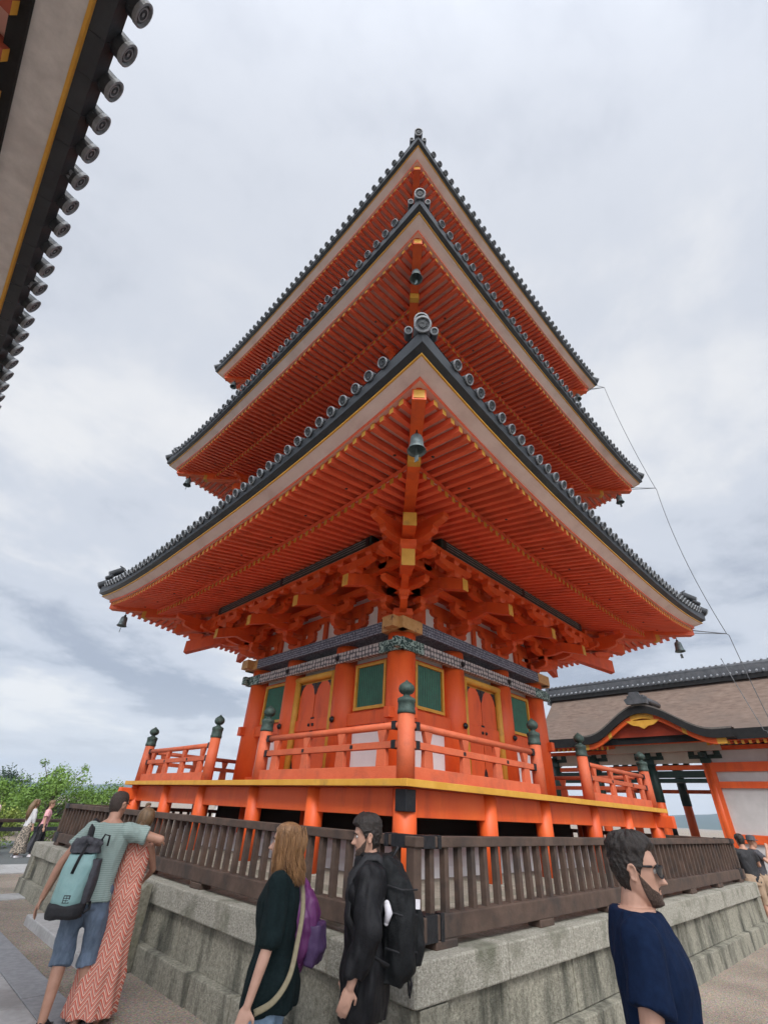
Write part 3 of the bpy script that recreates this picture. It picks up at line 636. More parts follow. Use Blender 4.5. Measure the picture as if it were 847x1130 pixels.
# roofs -------------------------------------------------------------------
rafters = []          # (distance, MB) candidates for individual parts
tiles = []
def roof(E, zm, top_o, rise_extra, dz, dd):
    PW = 2.6
    def t5(u): return 0.5 * min(1.0, abs(u) / E) ** PW
    def lift(u, o): return t5(u) * max(0.0, min(1.0, (o - (E - 3.2)) / 3.0))
    def ze(u): return zm + t5(u)
    def fly_top(u, o): return zm - .14 + .2 * (E - .24 - o) + lift(u, o)
    def base_top(u, o): return zm - .12 + .2 * (E - 1.30 - o) + lift(u, o)
    rf = bpy.data.objects.new('roof', None); COL.objects.link(rf); rf.location = (0, 0, zm); rf.parent = pag; rf.matrix_parent_inverse = Matrix.Translation((0, 0, -PZ))
    ns = 49; us = [E * math.sin(math.pi / 2 * (i / (ns - 1) * 2 - 1)) * 0.35 + E * (i / (ns - 1) * 2 - 1) * 0.65 for i in range(ns)]
    for k in FACES:
        M = FM(k)
        # soffit boards above the rafters
        def sof(u, q, fn, o0, o1):
            o = o0 + (o1 - o0) * q; uu = u * o / E if abs(u) > 0 else 0
            return (uu, o, fn(uu, o) + .004)
        b = MB(); b.grid(lambda u, q: sof(u, q, fly_top, E - 1.56, E - .2), us, [0, .33, .66, 1]); b.grid(lambda u, q: sof(u, q, base_top, E - 4.4, E - 1.32), us, [0, .25, .5, .75, 1])
        b.xf(M); b.build('soffit', SOFF, rf)
        # eave beams: along the flying rafter tips, and along the base rafter ends
        def strip(b, o0, o1, f0, f1, mi=0, uend=None):     # box strip following the eave curve
            P = []
            for u in us:
                ua, ub_ = u * o0 / E, u * o1 / E
                P.append([(ua, o0, f0(ua)), (ub_, o1, f0(ub_)), (ub_, o1, f1(ub_)), (ua, o0, f1(ua))])
            base = len(b.v); b.v.extend([tuple(p) for r_ in P for p in r_])
            for i in range(len(us) - 1):
                for j in range(4):
                    a = base + i * 4 + j; c = base + i * 4 + (j + 1) % 4
                    b.f.append((a, c, c + 4, a + 4)); b.m.append(mi); b.sm.append(False)
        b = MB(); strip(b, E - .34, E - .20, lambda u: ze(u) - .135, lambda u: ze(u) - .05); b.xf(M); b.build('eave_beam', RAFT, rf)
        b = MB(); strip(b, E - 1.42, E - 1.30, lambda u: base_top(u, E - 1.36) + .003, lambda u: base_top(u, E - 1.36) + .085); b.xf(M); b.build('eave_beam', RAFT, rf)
        b = MB(); strip_p = []
        P = []
        for u in us:
            u2 = u * (E - .22) / E
            P.append([(u2, E - .22, ze(u) - .105), (u, E, ze(u)), (u, E, ze(u) + .035), (u2, E - .22, ze(u) - .07)])
        b.v.extend([q for r_ in P for q in r_])
        for i in range(len(us) - 1):
            for j in range(4):
                a = i * 4 + j; c = i * 4 + (j + 1) % 4; b.f.append((a, c, c + 4, a + 4)); b.m.append(0); b.sm.append(False)
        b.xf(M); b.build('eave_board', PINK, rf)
        b = MB(); strip(b, E - .004, E + .022, lambda u: ze(u * E / (E + .01)) - .004, lambda u: ze(u) + .022); b.xf(M); b.build('yellow_fillet', YEL, rf)
        # flat tile edge (dark), then roof surface
        def up(u): return 0.10 * min(1, abs(u) / E) ** 6
        P = []; b = MB()
        for u in us:
            ub_ = u * (E + .11) / E; uc_ = u * (E + .13) / E
            P.append([(u, E + .0, ze(u) + .034), (ub_, E + .11, ze(u) + .105), (uc_, E + .13, ze(u) + .24 + up(u)), (u * (E - .1) / E, E - .1, ze(u) + .26 + up(u))])
        b.v.extend([q for r_ in P for q in r_])
        for i in range(len(us) - 1):
            for j in range(3):
                a = i * 4 + j; c = i * 4 + j + 1; b.f.append((a, c, c + 4, a + 4)); b.m.append(0); b.sm.append(False)
        b.xf(M); b.build('tile_edge', TILE, rf)
        def surf(u, o):
            d = E + .13 - o; return zm + .24 + t5(u) * max(0.0, 1 - d / 3.6) + up(u) * max(0, 1 - d / .8) + .34 * d + .038 * d * d + rise_extra * d * d
        b = MB(); ds = [i / 8 for i in range(9)]
        b.grid(lambda u, q: (u * (E + .13 - (E + .13 - top_o) * q) / E, E + .13 - (E + .13 - top_o) * q, surf(u * (E + .13 - (E + .13 - top_o) * q) / E, E + .13 - (E + .13 - top_o) * q)), us, ds)
        n = int(2 * (E - .25) / .29); n -= (n + 1) % 2
        for i in range(n):
            u = (i - (n - 1) / 2) * .29
            lo = max(top_o, abs(u)); hi_ = E + .16
            if hi_ - lo < .1: continue
            b.tube([(u, hi_ + (lo - hi_) * q, surf(u, hi_ + (lo - hi_) * q) + .035) for q in (0, .2, .45, .7, 1)], .078, 6, caps=False)
            A = M.to_3x3() @ Matrix(((1, 0, 0), (0, 0, 1), (0, 1, 0)))
            p = Vector((u, hi_ + .0, surf(u, hi_) + .035)); t = MB()
            t.lathe([(.080, -.12), (.084, .0), (.088, .004), (.088, .03), (.075, .034), (.069, .016), (.050, .016), (.044, .024), (.026, .024), (.018, .016), (0, .016)], M @ p, 16, 0, A @ Matrix.Rotation(R(24), 3, 'X'), False, mis=[2, 2, 0, 0, 0, 1, 1, 1, 1, 1])
            tiles.append(((M @ p - CAMPOS).length, t))
        b.xf(M); b.build('tile_covering', TILE, rf)
        # rafters
        n = int((E - .28) / .2)
        for i in range(-n, n):
            u = (i + .5) * .2
            for kind, o0, o1, fn, wd, ht in (('f', E - 1.56, E - .24, fly_top, .085, .11), ('b', E - 4.1, E - 1.30, base_top, .09, .115)):
                a = max(o0, abs(u) + .06)
                if o1 - a < .12: continue
                b = MB(); p0 = (u, a, fn(u, a) - ht / 2); p1 = (u, o1, fn(u, o1) - ht / 2); pm = (u, (a + o1) / 2, fn(u, (a + o1) / 2) - ht / 2)
                x = wd / 2; h = ht / 2
                def q(p): return [(p[0] - x, p[1], p[2] - h), (p[0] + x, p[1], p[2] - h), (p[0] + x, p[1], p[2] + h), (p[0] - x, p[1], p[2] + h)]
                b.add(q(p0) + q(pm) + q(p1), [(0, 1, 5, 4), (1, 2, 6, 5), (3, 0, 4, 7), (4, 5, 9, 8), (5, 6, 10, 9), (7, 4, 8, 11), (8, 9, 10, 11)], [0, 0, 0, 0, 0, 0, 1])
                b.xf(M); rafters.append(((M @ Vector(p1) - CAMPOS).length + (0 if kind == 'f' else 100) + (0 if k in (0, 3) else 300), b, rf))
    for k in (0, 3):
        M = FM(k); n = int((E - .5) / 1.2)
        for i in range(-n, n):
            u = (i + .5) * 1.2; u = round(u / .2 - .5) * .2 + .1; b = MB(); b.lathe([(.035, -.02), (.03, 0), (0, .012)], M @ Vector((u, E - .95, fly_top(u, E - .95) - .112)), 8, 0, Matrix.Diagonal((1, 1, -1))); b.build('iron_nail', BLACK, rf)
    for k in range(4):
        M = DM(k)
        def hz_(v): return fly_top(v, v)
        b = MB()                                   # upper and lower hip rafters in the corner frame
        vs = [E - 3.6 + (3.6 - .30) * i / 8 for i in range(9)]
        for i in range(8):
            v0, v1 = vs[i], vs[i + 1]; z0, z1 = hz_(v0), hz_(v1)
            p = [(-.10, v0, z0 - .22), (.10, v0, z0 - .22), (.10, v1, z1 - .22), (-.10, v1, z1 - .22), (-.10, v0, z0 + .05), (.10, v0, z0 + .05), (.10, v1, z1 + .05), (-.10, v1, z1 + .05)]
            b.add(p, [(3, 2, 1, 0), (4, 5, 6, 7), (0, 3, 7, 4), (1, 2, 6, 5)] + ([(2, 3, 7, 6)] if i == 7 else []), 0)
        z1 = hz_(vs[-1]); b.bb(-.078, .078, vs[-1] - .01, vs[-1] + .006, z1 - .19, z1 - .03, 1); b.bb(-.14, .14, vs[-1] - .12, vs[-1] + .012, z1 + .0, z1 + .06, 0)
        v1 = E - 1.08; z1 = hz_(v1) - .22
        for i in range(4):
            v0 = E - 3.6 + (v1 - E + 3.6) * i / 4; v2 = E - 3.6 + (v1 - E + 3.6) * (i + 1) / 4
            z0, z2 = hz_(v0) - .36, hz_(v2) - .22
            p = [(-.105, v0, hz_(v0) - .40), (.105, v0, hz_(v0) - .40), (.105, v2, hz_(v2) - .40), (-.105, v2, hz_(v2) - .40), (-.105, v0, hz_(v0) - .2), (.105, v0, hz_(v0) - .2), (.105, v2, hz_(v2) - .2), (-.105, v2, hz_(v2) - .2)]
            b.add(p, [(3, 2, 1, 0), (0, 3, 7, 4), (1, 2, 6, 5)] + ([(2, 3, 7, 6)] if i == 3 else []), 0)
        b.bb(-.106, .106, v1 - .08, v1 + .006, hz_(v1) - .405, hz_(v1) - .218, 1)
        b.build('hip_rafter', [VERM, YEL], rf, M=M)
        # hip ridge, its end ornament
        def surf2(v):
            d = E + .13 - v; return zm + .24 + .5 * max(0.0, 1 - d / 3.6) + .1 * max(0, 1 - d / .8) + .34 * d + .038 * d * d + rise_extra * d * d
        b = MB(); pts = [E - .35 - (E - .35 - top_o) * i / 8 for i in range(9)]
        for i in range(8):
            v0, v1 = pts[i], pts[i + 1]; b.beam((0, v0, surf2(v0) + .09), (0, v1, surf2(v1) + .09), .22, .26)
        b.tube([(0, v, surf2(v) + .25) for v in pts], .085, 8)
        b.tube([(0, E + .12, surf2(E + .1) + .06), (0, E - .4, surf2(E - .4) + .06)], .095, 8)
        b.build('hip_ridge', TILE, rf, M=M)
        b = MB(); zo = surf2(E - .3)
        # ornament: back plate with curled shoulders and two round tile ends facing outward
        poly = [(-.24, zo + .02), (-.28, zo + .14), (-.19, zo + .20), (-.21, zo + .32), (-.10, zo + .36), (-.08, zo + .46), (.08, zo + .46), (.10, zo + .36), (.21, zo + .32), (.19, zo + .20), (.28, zo + .14), (.24, zo + .02)]
        b.prism(poly, lambda a, z, d: (a, d, z), E - .36, E - .28)
        A = Matrix(((1, 0, 0), (0, .72, 0), (0, 0, 1))) @ Matrix(((1, 0, 0), (0, 0, 1), (0, 1, 0))) @ Matrix.Rotation(R(26), 3, 'X')
        for (v, z, r_) in ((E + .16, surf2(E + .1) + .03, .125), (E + .02, surf2(E + .1) + .44, .115), ):
            b.lathe([(r_ * .94, -.40), (r_ * .96, 0), (r_, .004), (r_, .03), (r_ * .8, .034), (r_ * .74, .016), (r_ * .5, .016), (r_ * .44, .026), (.02, .026), (0, .018)], (0, v, z), 18, 0, A, False, mis=[1, 1, 0, 0, 0, 2, 2, 2, 2])
        for s_ in (-1, 1): b.lathe([(.06, -.2), (.062, 0), (.062, .02), (.045, .022), (.04, .01), (0, .012)], (s_ * .19, E + .0, surf2(E + .1) + .22), 12, 0, A, False, mis=[1, 0, 0, 0, 2])
        b.tube([(0, E - .32, zo + .44), (0, E - .22, zo + .62), (0, E - .12, zo + .72)], [.06, .04, .015], 6, 1)
        b.build('ridge_end_ornament', [TILEF, TILE, TILEP], rf, M=M)
    return surf
roof(6.70, 6.66, 2.5, 0.0, 0, 0)
D2, D3 = -0.32, -0.66
body(5.45, [c * (2.40 / 2.72) for c in CU], 2.40, False); brackets(5.47, D2, [c * (2.40 / 2.72) for c in CU], 2.40, False); roof(6.38, 12.13, 2.2, 0.0, 5.47, D2)
body(10.94, [c * (2.06 / 2.72) for c in CU], 2.06, False); brackets(11.0, D3, [c * (2.06 / 2.72) for c in CU], 2.06, False); roof(6.04, 17.66, 0.25, 0.012, 11.0, D3)
for zf, h in ((8.45, 3.4), (14.0, 3.05)):
    b = MB(); b.bb(-h, h, -h, h, zf - .9, zf); b.build('balcony_base', VERM, pag)
    for k in FACES:
        b = MB(); b.bb(-h, h, h - .12, h - .04, zf + .02, zf + .14); b.bb(-h, h, h - .12, h - .04, zf + .36, zf + .42); b.tube([(-h - .2, h - .08, zf + .62), (h + .2, h - .08, zf + .62)], .045, 8)
        for i in range(7): b.bb(-h + .1 + i * (2 * h - .2) / 6 - .04, -h + .1 + i * (2 * h - .2) / 6 + .04, h - .11, h - .05, zf + .14, zf + .6)
        b.xf(FM(k)); b.build('balcony_railing', FADE, pag)
rafters.sort(key=lambda q: q[0]); tiles.sort(key=lambda q: q[0])
rest = MB()
def merge(a, b): a.add(b.v, b.f, b.m); 
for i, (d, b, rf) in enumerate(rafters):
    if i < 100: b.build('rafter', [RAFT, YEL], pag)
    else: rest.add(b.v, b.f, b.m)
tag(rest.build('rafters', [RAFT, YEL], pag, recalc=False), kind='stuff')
rest = MB()
for i, (d, b) in enumerate(tiles):
    if i < 100: b.build('eave_end_tile', [TILEF, TILEP, TILE], pag)
    else: rest.add(b.v, b.f, b.m)
tag(rest.build('eave_end_tiles', [TILEF, TILEP, TILE], pag, recalc=False), kind='stuff')

# ------------------------------------------------------------------ wind bells hanging from the eave corners
def bell(pos, label):
    x, y, z = pos
    t = thing('wind_bell', label, 'bell', pos, 'wind bells hanging from the pagoda eaves')
    b = MB(); b.lathe([(0.012, 0.0), (0.012, -0.10)], pos, 8); b.lathe([(0.03, -.075), (.035, -.1), (.03, -.125)], pos, 10); b.build('hook', BLACK, t)
    b = MB(); b.lathe([(0.0, -.12), (.045, -.125), (.085, -.15), (.098, -.2), (.104, -.30), (.118, -.37), (.145, -.42), (.138, -.425), (.11, -.37), (.09, -.2), (.0, -.15)], pos, 20)
    b.build('bell_body', BELL, t)
    b = MB(); b.tube([(x, y, z - .17), (x, y, z - .50)], .008, 6); b.box((x, y, z - .56), (.006, .07, .12)); b.build('clapper', BELL, t)
for (sx, sy, v, z, lb) in ((-1, -1, 6.02, 6.66, 'pale bronze wind bell hanging under the nearest corner of the lowest pagoda roof'),
        (-1, 1, 6.02, 6.66, 'small bronze wind bell hanging under the left corner of the lowest pagoda roof'),
        (1, -1, 6.02, 6.66, 'small bronze wind bell hanging under the right corner of the lowest pagoda roof'),
        (-1, -1, 5.72, 12.14, 'dark bronze wind bell hanging under the nearest corner of the middle pagoda roof'),
        (-1, 1, 5.72, 12.14, 'tiny wind bell hanging under the left corner of the middle pagoda roof'),
        (1, -1, 5.72, 12.14, 'tiny wind bell hanging under the right corner of the middle pagoda roof'),
        (-1, 1, 5.40, 17.68, 'tiny wind bell hanging under the left corner of the topmost pagoda roof'),
        (1, -1, 5.40, 17.68, 'tiny wind bell hanging under the right corner of the topmost pagoda roof')):
    bell((sx * v, sy * v, z), lb)
# ------------------------------------------------------------------ lightning cable down the right corner
STEEL = mat('dull_cable_steel', (0.10, 0.105, 0.11), 0.5, metallic=0.4)
b = MB()
for p0, p1 in (((5.72, -5.72, 17.93), (6.34, -6.34, 18.10)), ((6.05, -6.05, 12.42), (6.78, -6.78, 12.46)), ((6.36, -6.36, 6.92), (7.16, -7.16, 6.86))):
    b = MB(); b.tube([p0, p1], .014, 6); q = Vector(p0) - Vector((0, 0, .09)); b.tube([q, p1], .010, 6); b.build('cable_bracket', STEEL, pag)
def sag(p0, p1, s, n=14, side=0.0):
    p0, p1 = Vector(p0), Vector(p1); return [p0.lerp(p1, i / n) + Vector((-side, side, -s)) * (4 * (i / n) * (1 - i / n)) for i in range(n + 1)]
b = MB(); pts = [(6.04, -6.04, 18.25)] + sag((6.34, -6.34, 18.10), (6.78, -6.78, 12.46), 0.0, 14, .06) + sag((6.80, -6.80, 12.40), (7.16, -7.16, 6.86), 0.05, 14, .13) + sag((7.2, -7.2, 6.82), (7.6, -7.9, 0.0), 0.06, 14, .10)
b.tube(pts, .011, 6); tag(b.build('lightning_cable', STEEL), 'thin dark lightning cable hanging down past the right corners of the pagoda roofs', 'cable')
b = MB(); pts = sag((15.6, -5.55, 8.3), (14.7, -6.2, 5.2), .03) ; pts += sag((14.6, -6.3, 5.15), (14.3, -6.9, 2.2), .05)
b.tube(pts, .014, 6)
for q in pts[::4]: b.lathe([(0, -.05), (.03, 0), (0, .05)], q, 6)
tag(b.build('hanging_chain', STEEL), 'pale rain chain hanging in front of the brown bark roof', 'chain')

# ------------------------------------------------------------------ hall with the bark roof on the right
BARK = mat('cypress_bark_roof', (0.115, 0.078, 0.06), 0.95, (0.20, 0.145, 0.115), 7, 10, 0.6, 26, stretch=(1, .35, 1), dirt=(0.14, 0.105, 0.085), dirt_scale=.5, dirt_lo=.45, dirt_hi=.7)
EDGE = mat('black_roof_edge', (0.004, 0.004, 0.005), 0.9, (0.012, 0.012, 0.012), 6, 6, .3, 30)
hall = thing('hall', 'vermilion and white hall with brown bark roof and curved entrance gable', 'hall', (18.5, -5, 0))
Y0, Y1, XE, XR, ZE, ZR = 4.15, -15.0, 15.0, 18.5, 4.95, 8.05
def rsurf(q, thick=0.0):
    return (ZE + .42 - thick) + (ZR - ZE - .42) * (0.62 * q + 0.38 * q * q)
b = MB(); ys = [Y0 + (Y1 - Y0) * i / 40 for i in range(41)]
for sgn in (1, -1):
    def rp(y, q, th=0.0): return ((XE + (XR - XE) * q) if sgn > 0 else (2 * XR - XE - (XR - XE) * q), y, rsurf(q, th))
    b.grid(lambda y, q: rp(y, q), ys, [i / 10 for i in range(11)], 0)
    b.grid(lambda y, q: rp(y, q, .40 * (1 - q * .6)), ys, [i / 10 for i in range(11)], 1)
    b.add([rp(Y0, 0), rp(Y1, 0), rp(Y1, 0, .40), rp(Y0, 0, .40)], [(0, 1, 2, 3)], 1)
    for yy in (Y0, Y1):
        for i in range(10): b.add([rp(yy, i / 10), rp(yy, (i + 1) / 10), rp(yy, (i + 1) / 10, .4 * (1 - (i + 1) * .06)), rp(yy, i / 10, .4 * (1 - i * .06))], [(0, 1, 2, 3)], 1)
b.build('bark_roof', [BARK, EDGE], hall)
b = MB()
def ridge_z(y): return ZR + 0.0
b.bb(XR - .30, XR + .30, Y1, Y0 + .12, ZR - .12, ZR + .10, 1); b.bb(XR - .22, XR + .22, Y1, Y0 + .12, ZR + .10, ZR + .52, 0)
b.tube([(XR, Y0 + .2, ZR + .58), (XR, Y1, ZR + .58)], .13, 8, 0)
for i in range(70):
    y = Y0 - i * .27
    for sx in (-1, 1): b.tube([(XR + sx * .2, y, ZR + .24), (XR + sx * .42, y, ZR + .14)], .05, 7, 2)
    b.tube([(XR, y, ZR + .66), (XR, y - .1, ZR + .66)], .10, 7, 0)
b.bb(XR - .34, XR + .34, Y0 + .12, Y0 + .26, ZR - .3, ZR + .72, 0); b.tube([(XR, Y0 + .2, ZR + .7), (XR, Y0 + .34, ZR + 1.0)], [.08, .02], 6, 0)
RTILE = mat('grey_ridge_tile', (0.05, 0.055, 0.062), .5, (0.10, 0.105, 0.115), 5, 5, .2)
b.build('ridge', [RTILE, EDGE, TILEF], hall)
KY = -1.85
def kprof(s):                    # undulating gable, s = distance from its middle
    a = abs(s) / 3.35
    return 1.18 * (0.5 + 0.5 * math.cos(math.pi * min(1.0, a * 1.22))) + .10 * max(0, a - .72) ** 1.5
ss = [-3.35 + 6.7 * i / 40 for i in range(41)]
b = MB(); zk = ZE + .0
b.grid(lambda s, q: (XE - .55 + 4.2 * q, KY + s, zk + .42 + kprof(s) + .10 * q), ss, [0, .5, 1], 0)
b.grid(lambda s, q: (XE - .55 + 4.2 * q, KY + s, zk + .04 + kprof(s)), ss, [0, .5, 1], 1)
for i in range(40):
    s0, s1 = ss[i], ss[i + 1]
    b.add([(XE - .552, KY + s0, zk + .37 + kprof(s0)), (XE - .552, KY + s1, zk + .37 + kprof(s1)), (XE - .552, KY + s1, zk + .04 + kprof(s1)), (XE - .552, KY + s0, zk + .04 + kprof(s0))], [(0, 1, 2, 3)], 1)
    b.add([(XE - .56, KY + s0, zk + .43 + kprof(s0)), (XE - .56, KY + s1, zk + .43 + kprof(s1)), (XE - .553, KY + s1, zk + .36 + kprof(s1)), (XE - .553, KY + s0, zk + .36 + kprof(s0))], [(0, 1, 2, 3)], 2)
b.build('curved_gable', [BARK, EDGE, mat('grey_bark_edge', (0.11, .10, .09), .9, (.17, .155, .14), 9, 6, .4, 30)], hall)
b = MB()
for i in range(40):              # bargeboard
    s0, s1 = ss[i], ss[i + 1]
    if abs((s0 + s1) / 2) > 3.0: continue
    p = []
    for x in (XE - .42, XE - .30):
        p += [(x, KY + s0, zk - .17 + kprof(s0)), (x, KY + s1, zk - .17 + kprof(s1)), (x, KY + s1, zk + .04 + kprof(s1)), (x, KY + s0, zk + .04 + kprof(s0))]
    mi = 1 if (abs((s0 + s1) / 2) < .5 or 1.45 < abs((s0 + s1) / 2) < 1.65 or 2.7 < abs((s0 + s1) / 2) < 3.0) else 0
    b.add(p, [(0, 1, 2, 3), (4, 5, 6, 7), (0, 1, 5, 4), (2, 3, 7, 6)], mi)
b.prism([(-.75, .98), (-.45, .78), (-.2, .74), (0, .62), (.2, .74), (.45, .78), (.75, .98)], lambda a, z, d: (d, KY + a, zk - .05 + z), XE - .44, XE - .36, 1)
b.build('bargeboard', [VERM, YEL], hall)
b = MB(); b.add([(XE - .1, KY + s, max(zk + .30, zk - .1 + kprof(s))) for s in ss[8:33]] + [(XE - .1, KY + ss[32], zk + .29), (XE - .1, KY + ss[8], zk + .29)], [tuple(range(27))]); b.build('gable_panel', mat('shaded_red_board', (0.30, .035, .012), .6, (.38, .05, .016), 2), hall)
b = MB()
for x in (XE - .30, XE + .5): pass
b.box((XE - .35, KY, zk + 1.82), (.5, .75, .34), 0); b.tube([(XE - .6, KY, zk + 2.0), (XE + 2.4, KY, zk + 2.1)], .13, 8); b.tube([(XE - .55, KY - .16, zk + 1.9), (XE + 2.2, KY - .16, zk + 1.98)], .1, 8); b.tube([(XE - .55, KY + .16, zk + 1.9), (XE + 2.2, KY + .16, zk + 1.98)], .1, 8)
b.prism([(-.42, 0), (-.5, .22), (-.28, .3), (-.2, .52), (.2, .52), (.28, .3), (.5, .22), (.42, 0)], lambda a, z, d: (d, KY + a, zk + 1.60 + z), XE - .72, XE - .58)
b.build('gable_ridge', RTILE, hall)
for sx in (0, 1):                # rafter tips under the front and rear eaves
    b = MB()
    for i in range(76):
        y = Y0 - .2 - i * .25; xa, xb = (XE + .18, XE + 1.6) if sx == 0 else (2 * XR - XE - .18, 2 * XR - XE - 1.6)
        if sx == 0 and abs(y - KY) < 2.0: continue
        b.beam((xb, y, ZE + .16), (xa, y, ZE - .07), .10, .13, 0, 1)
    b.build('rafter_row', [VERM, YEL], hall)
b = MB(); b.bb(XE + .12, XE + .22, Y1, Y0, ZE - .005, ZE + .05); b.build('eave_beam', VERM, hall)
for y in (3.6, 1.45, -1.15, -3.5, -6.6, -9.7, -12.8):
    for x in (16.5, 20.5):
        b = MB(); b.lathe([(.2, 0), (.2, 4.25)], (x, y, 0), 16); b.lathe([(.215, 2.75), (.215, 4.26)], (x, y, 0), 16, 1) if y > -3 else None
        b.build('column', [VERM, DGREEN], hall)
        b = MB()
        for s in (-.5, 0, .5): b.box((x, y + s, 4.66), (.24, .24, .16))
        b.box((x, y, 4.36), (.4, .4, .2)); b.box((x, y, 4.52), (.16, 1.3, .16)); b.box((x - (.4 if x < 18 else -.4), y, 4.55), (.8, .16, .16)); b.build('bracket', DGREEN, hall)
b = MB()
for x in (16.5, 20.5):
    b.bb(x - .1, x + .1, Y1, 3.9, 4.0, 4.24, 0) if x > 18 else None
b.bb(16.40, 16.6, -3.4, 3.9, 3.72, 3.98, 1); b.bb(16.38, 16.62, -3.4, 3.9, 3.52, 3.68, 1); b.bb(16.42, 16.58, -3.4, 3.9, 4.02, 4.2, 0); b.bb(16.36, 16.64, Y1, 3.9, 4.76, 4.92, 0)
b.bb(16.36, 16.46, 1.2, 3.7, 2.75, 2.95, 0); b.bb(20.4, 20.6, Y1, 3.9, 3.3, 3.46, 0)
islands(b, 'porch_beam', [VERM, DGREEN], hall)
b = MB(); b.bb(16.46, 16.54, Y1, -3.4, 0.0, 4.75); b.build('plaster_wall', mat('shadowed_plaster', (.42, .405, .40), .85, (.50, .485, .48), 2, 6, .08, 25), hall)  # plaster set darker: shadow on the hall front is put into its colour
b = MB()
for z0, z1 in ((3.93, 4.28), (3.32, 3.56), (1.42, 1.72), (.0, .25)): b.bb(16.36, 16.455, Y1, -3.72, z0, z1)
b.bb(16.33, 16.6, -3.74, -3.32, .0, 4.30)
islands(b, 'wall_frame', VERM, hall)
b = MB(); b.bb(16.43, 16.5, Y0 - .4, -3.4, 4.28, 4.75); b.bb(16.0, 16.08, .6, -4.3, 4.72, 5.6); b.build('frieze_panel', mat('cream_frieze', (.42, .36, .30), .8, (.5, .44, .38), 3), hall)
b = MB(); b.bb(16.2, 20.8, Y1, 4.0, -.05, .45); b.build('hall_base', STONE, hall)
b = MB(); b.bb(20.3, 20.36, Y1, -4.2, .45, 4.6); b.build('rear_wall', WHITE, hall)
b = MB(); b.tube([(20.0, -.4, 1.45), (20.0, -.4, 1.75), (20, -.4, 1.95)], [.14, .12, .03], 10); b.lathe([(.05, 1.9), (.1, 2.0), (.08, 2.1), (0, 2.18)], (20, -.4, 0), 10); b.bb(19.9, 20.1, -.5, -.3, .45, 1.46)
tag(b.build('bronze_lantern', BLACK), 'small black lantern silhouetted inside the open porch of the bark roofed hall', 'lantern')

# ------------------------------------------------------------------ gate roof overhead on the left
gate = thing('gate_roof', 'overhanging tiled gate roof edge seen from below at the top left', 'roof', (-12.6, -3, 0))
GX, GZ, GY0, GY1 = -10.82, 6.22, -15.0, 6.0
b = MB(); b.add([(GX - .24, GY0, GZ - .05), (GX - .24, GY1, GZ - .05), (GX, GY1, GZ), (GX, GY0, GZ), (GX - .24, GY0, GZ), (GX - .24, GY1, GZ), (GX, GY1, GZ + .04), (GX, GY0, GZ + .04)], [(0, 1, 2, 3), (4, 5, 6, 7), (0, 1, 5, 4), (2, 3, 7, 6)]); b.build('eave_board', GREYB, gate)
b = MB(); b.bb(GX + .001, GX + .022, GY0, GY1, GZ - .006, GZ + .05); b.build('yellow_fillet', YEL, gate)
b = MB()
for i in range(72):
    y = GY0 + i * .29
    b.add([(GX + .023, y, GZ + .05), (GX + .023, y + .285, GZ + .05), (GX + .12, y + .285, GZ + .08), (GX + .12, y, GZ + .08), (GX + .165, y, GZ + .2), (GX + .165, y + .285, GZ + .2)], [(0, 1, 2, 3), (3, 2, 5, 4)])
    b.add([(GX + .165, y, GZ + .2), (GX + .165, y + .29, GZ + .2), (GX - 3.2, y + .29, GZ + 1.75), (GX - 3.2, y, GZ + 1.75)], [(0, 1, 2, 3)])
b.build('roof_tiles', TILE, gate)
for i in range(72):
    y = GY0 + i * .29; b = MB(); b.tube([(GX - 3.2, y, GZ + 1.8), (GX - .1, y, GZ + .34), (GX + .20, y, GZ + .205)], .078, 8, caps=False)
    A = Matrix(((0, 0, 1), (1, 0, 0), (0, 1, 0)))
    b.lathe([(.080, -.14), (.083, .0), (.088, .004), (.088, .03), (.073, .034), (.067, .016), (.054, .016), (.049, .024), (.037, .024), (.032, .016), (.018, .016), (.014, .024), (0, .024)], (GX + .22, y + random.uniform(-.006, .006), GZ + .205 + random.uniform(-.005, .005)), 20, 0, A @ Matrix.Rotation(R(18), 3, 'X'), False, mis=[2, 2, 0, 0, 0, 1, 1, 0, 1, 1, 1, 0])
    b.build('eave_end_tile', [TILEF, TILEP, TILE], gate)
b = MB(); b.bb(GX - .34, GX - .242, GY0, GY1, GZ - .09, GZ + .0); b.build('gap_shade_strip', EDGE, gate)  # black strip stands in for the dark gap between board and rafters
b = MB(); b.add([(GX - .34, GY0, GZ - .005), (GX - .34, GY1, GZ - .005), (GX - 3.0, GY1, GZ + .5), (GX - 3.0, GY0, GZ + .5)], [(0, 1, 2, 3)]); b.build('soffit', SOFF, gate)
OLDR = mat('aged_red_paint', (.28, .05, .025), .6, (.36, .07, .035), 3, 7, .1)
for i in range(66):
    y = GY0 + .12 + i * .315; b = MB(); b.beam((GX - 2.9, y, GZ + .40), (GX - .30, y, GZ - .10), .09, .12, 0, 1); b.build('rafter', [OLDR, YEL], gate)
b = MB(); b.bb(GX - .58, GX - .46, GY0, GY1, GZ - .025, GZ + .03); b.bb(GX - 2.0, GX - 1.75, GY0, GY1, GZ - .05, GZ + .2); islands(b, 'purlin', OLDR, gate)
for y in (-13, -9.6, -6.2, -2.8, .6, 4.0):
    b = MB(); b.lathe([(.2, 0), (.2, GZ - .02)], (GX - 1.88, y, 0), 16); b.build('column', OLDR, gate)

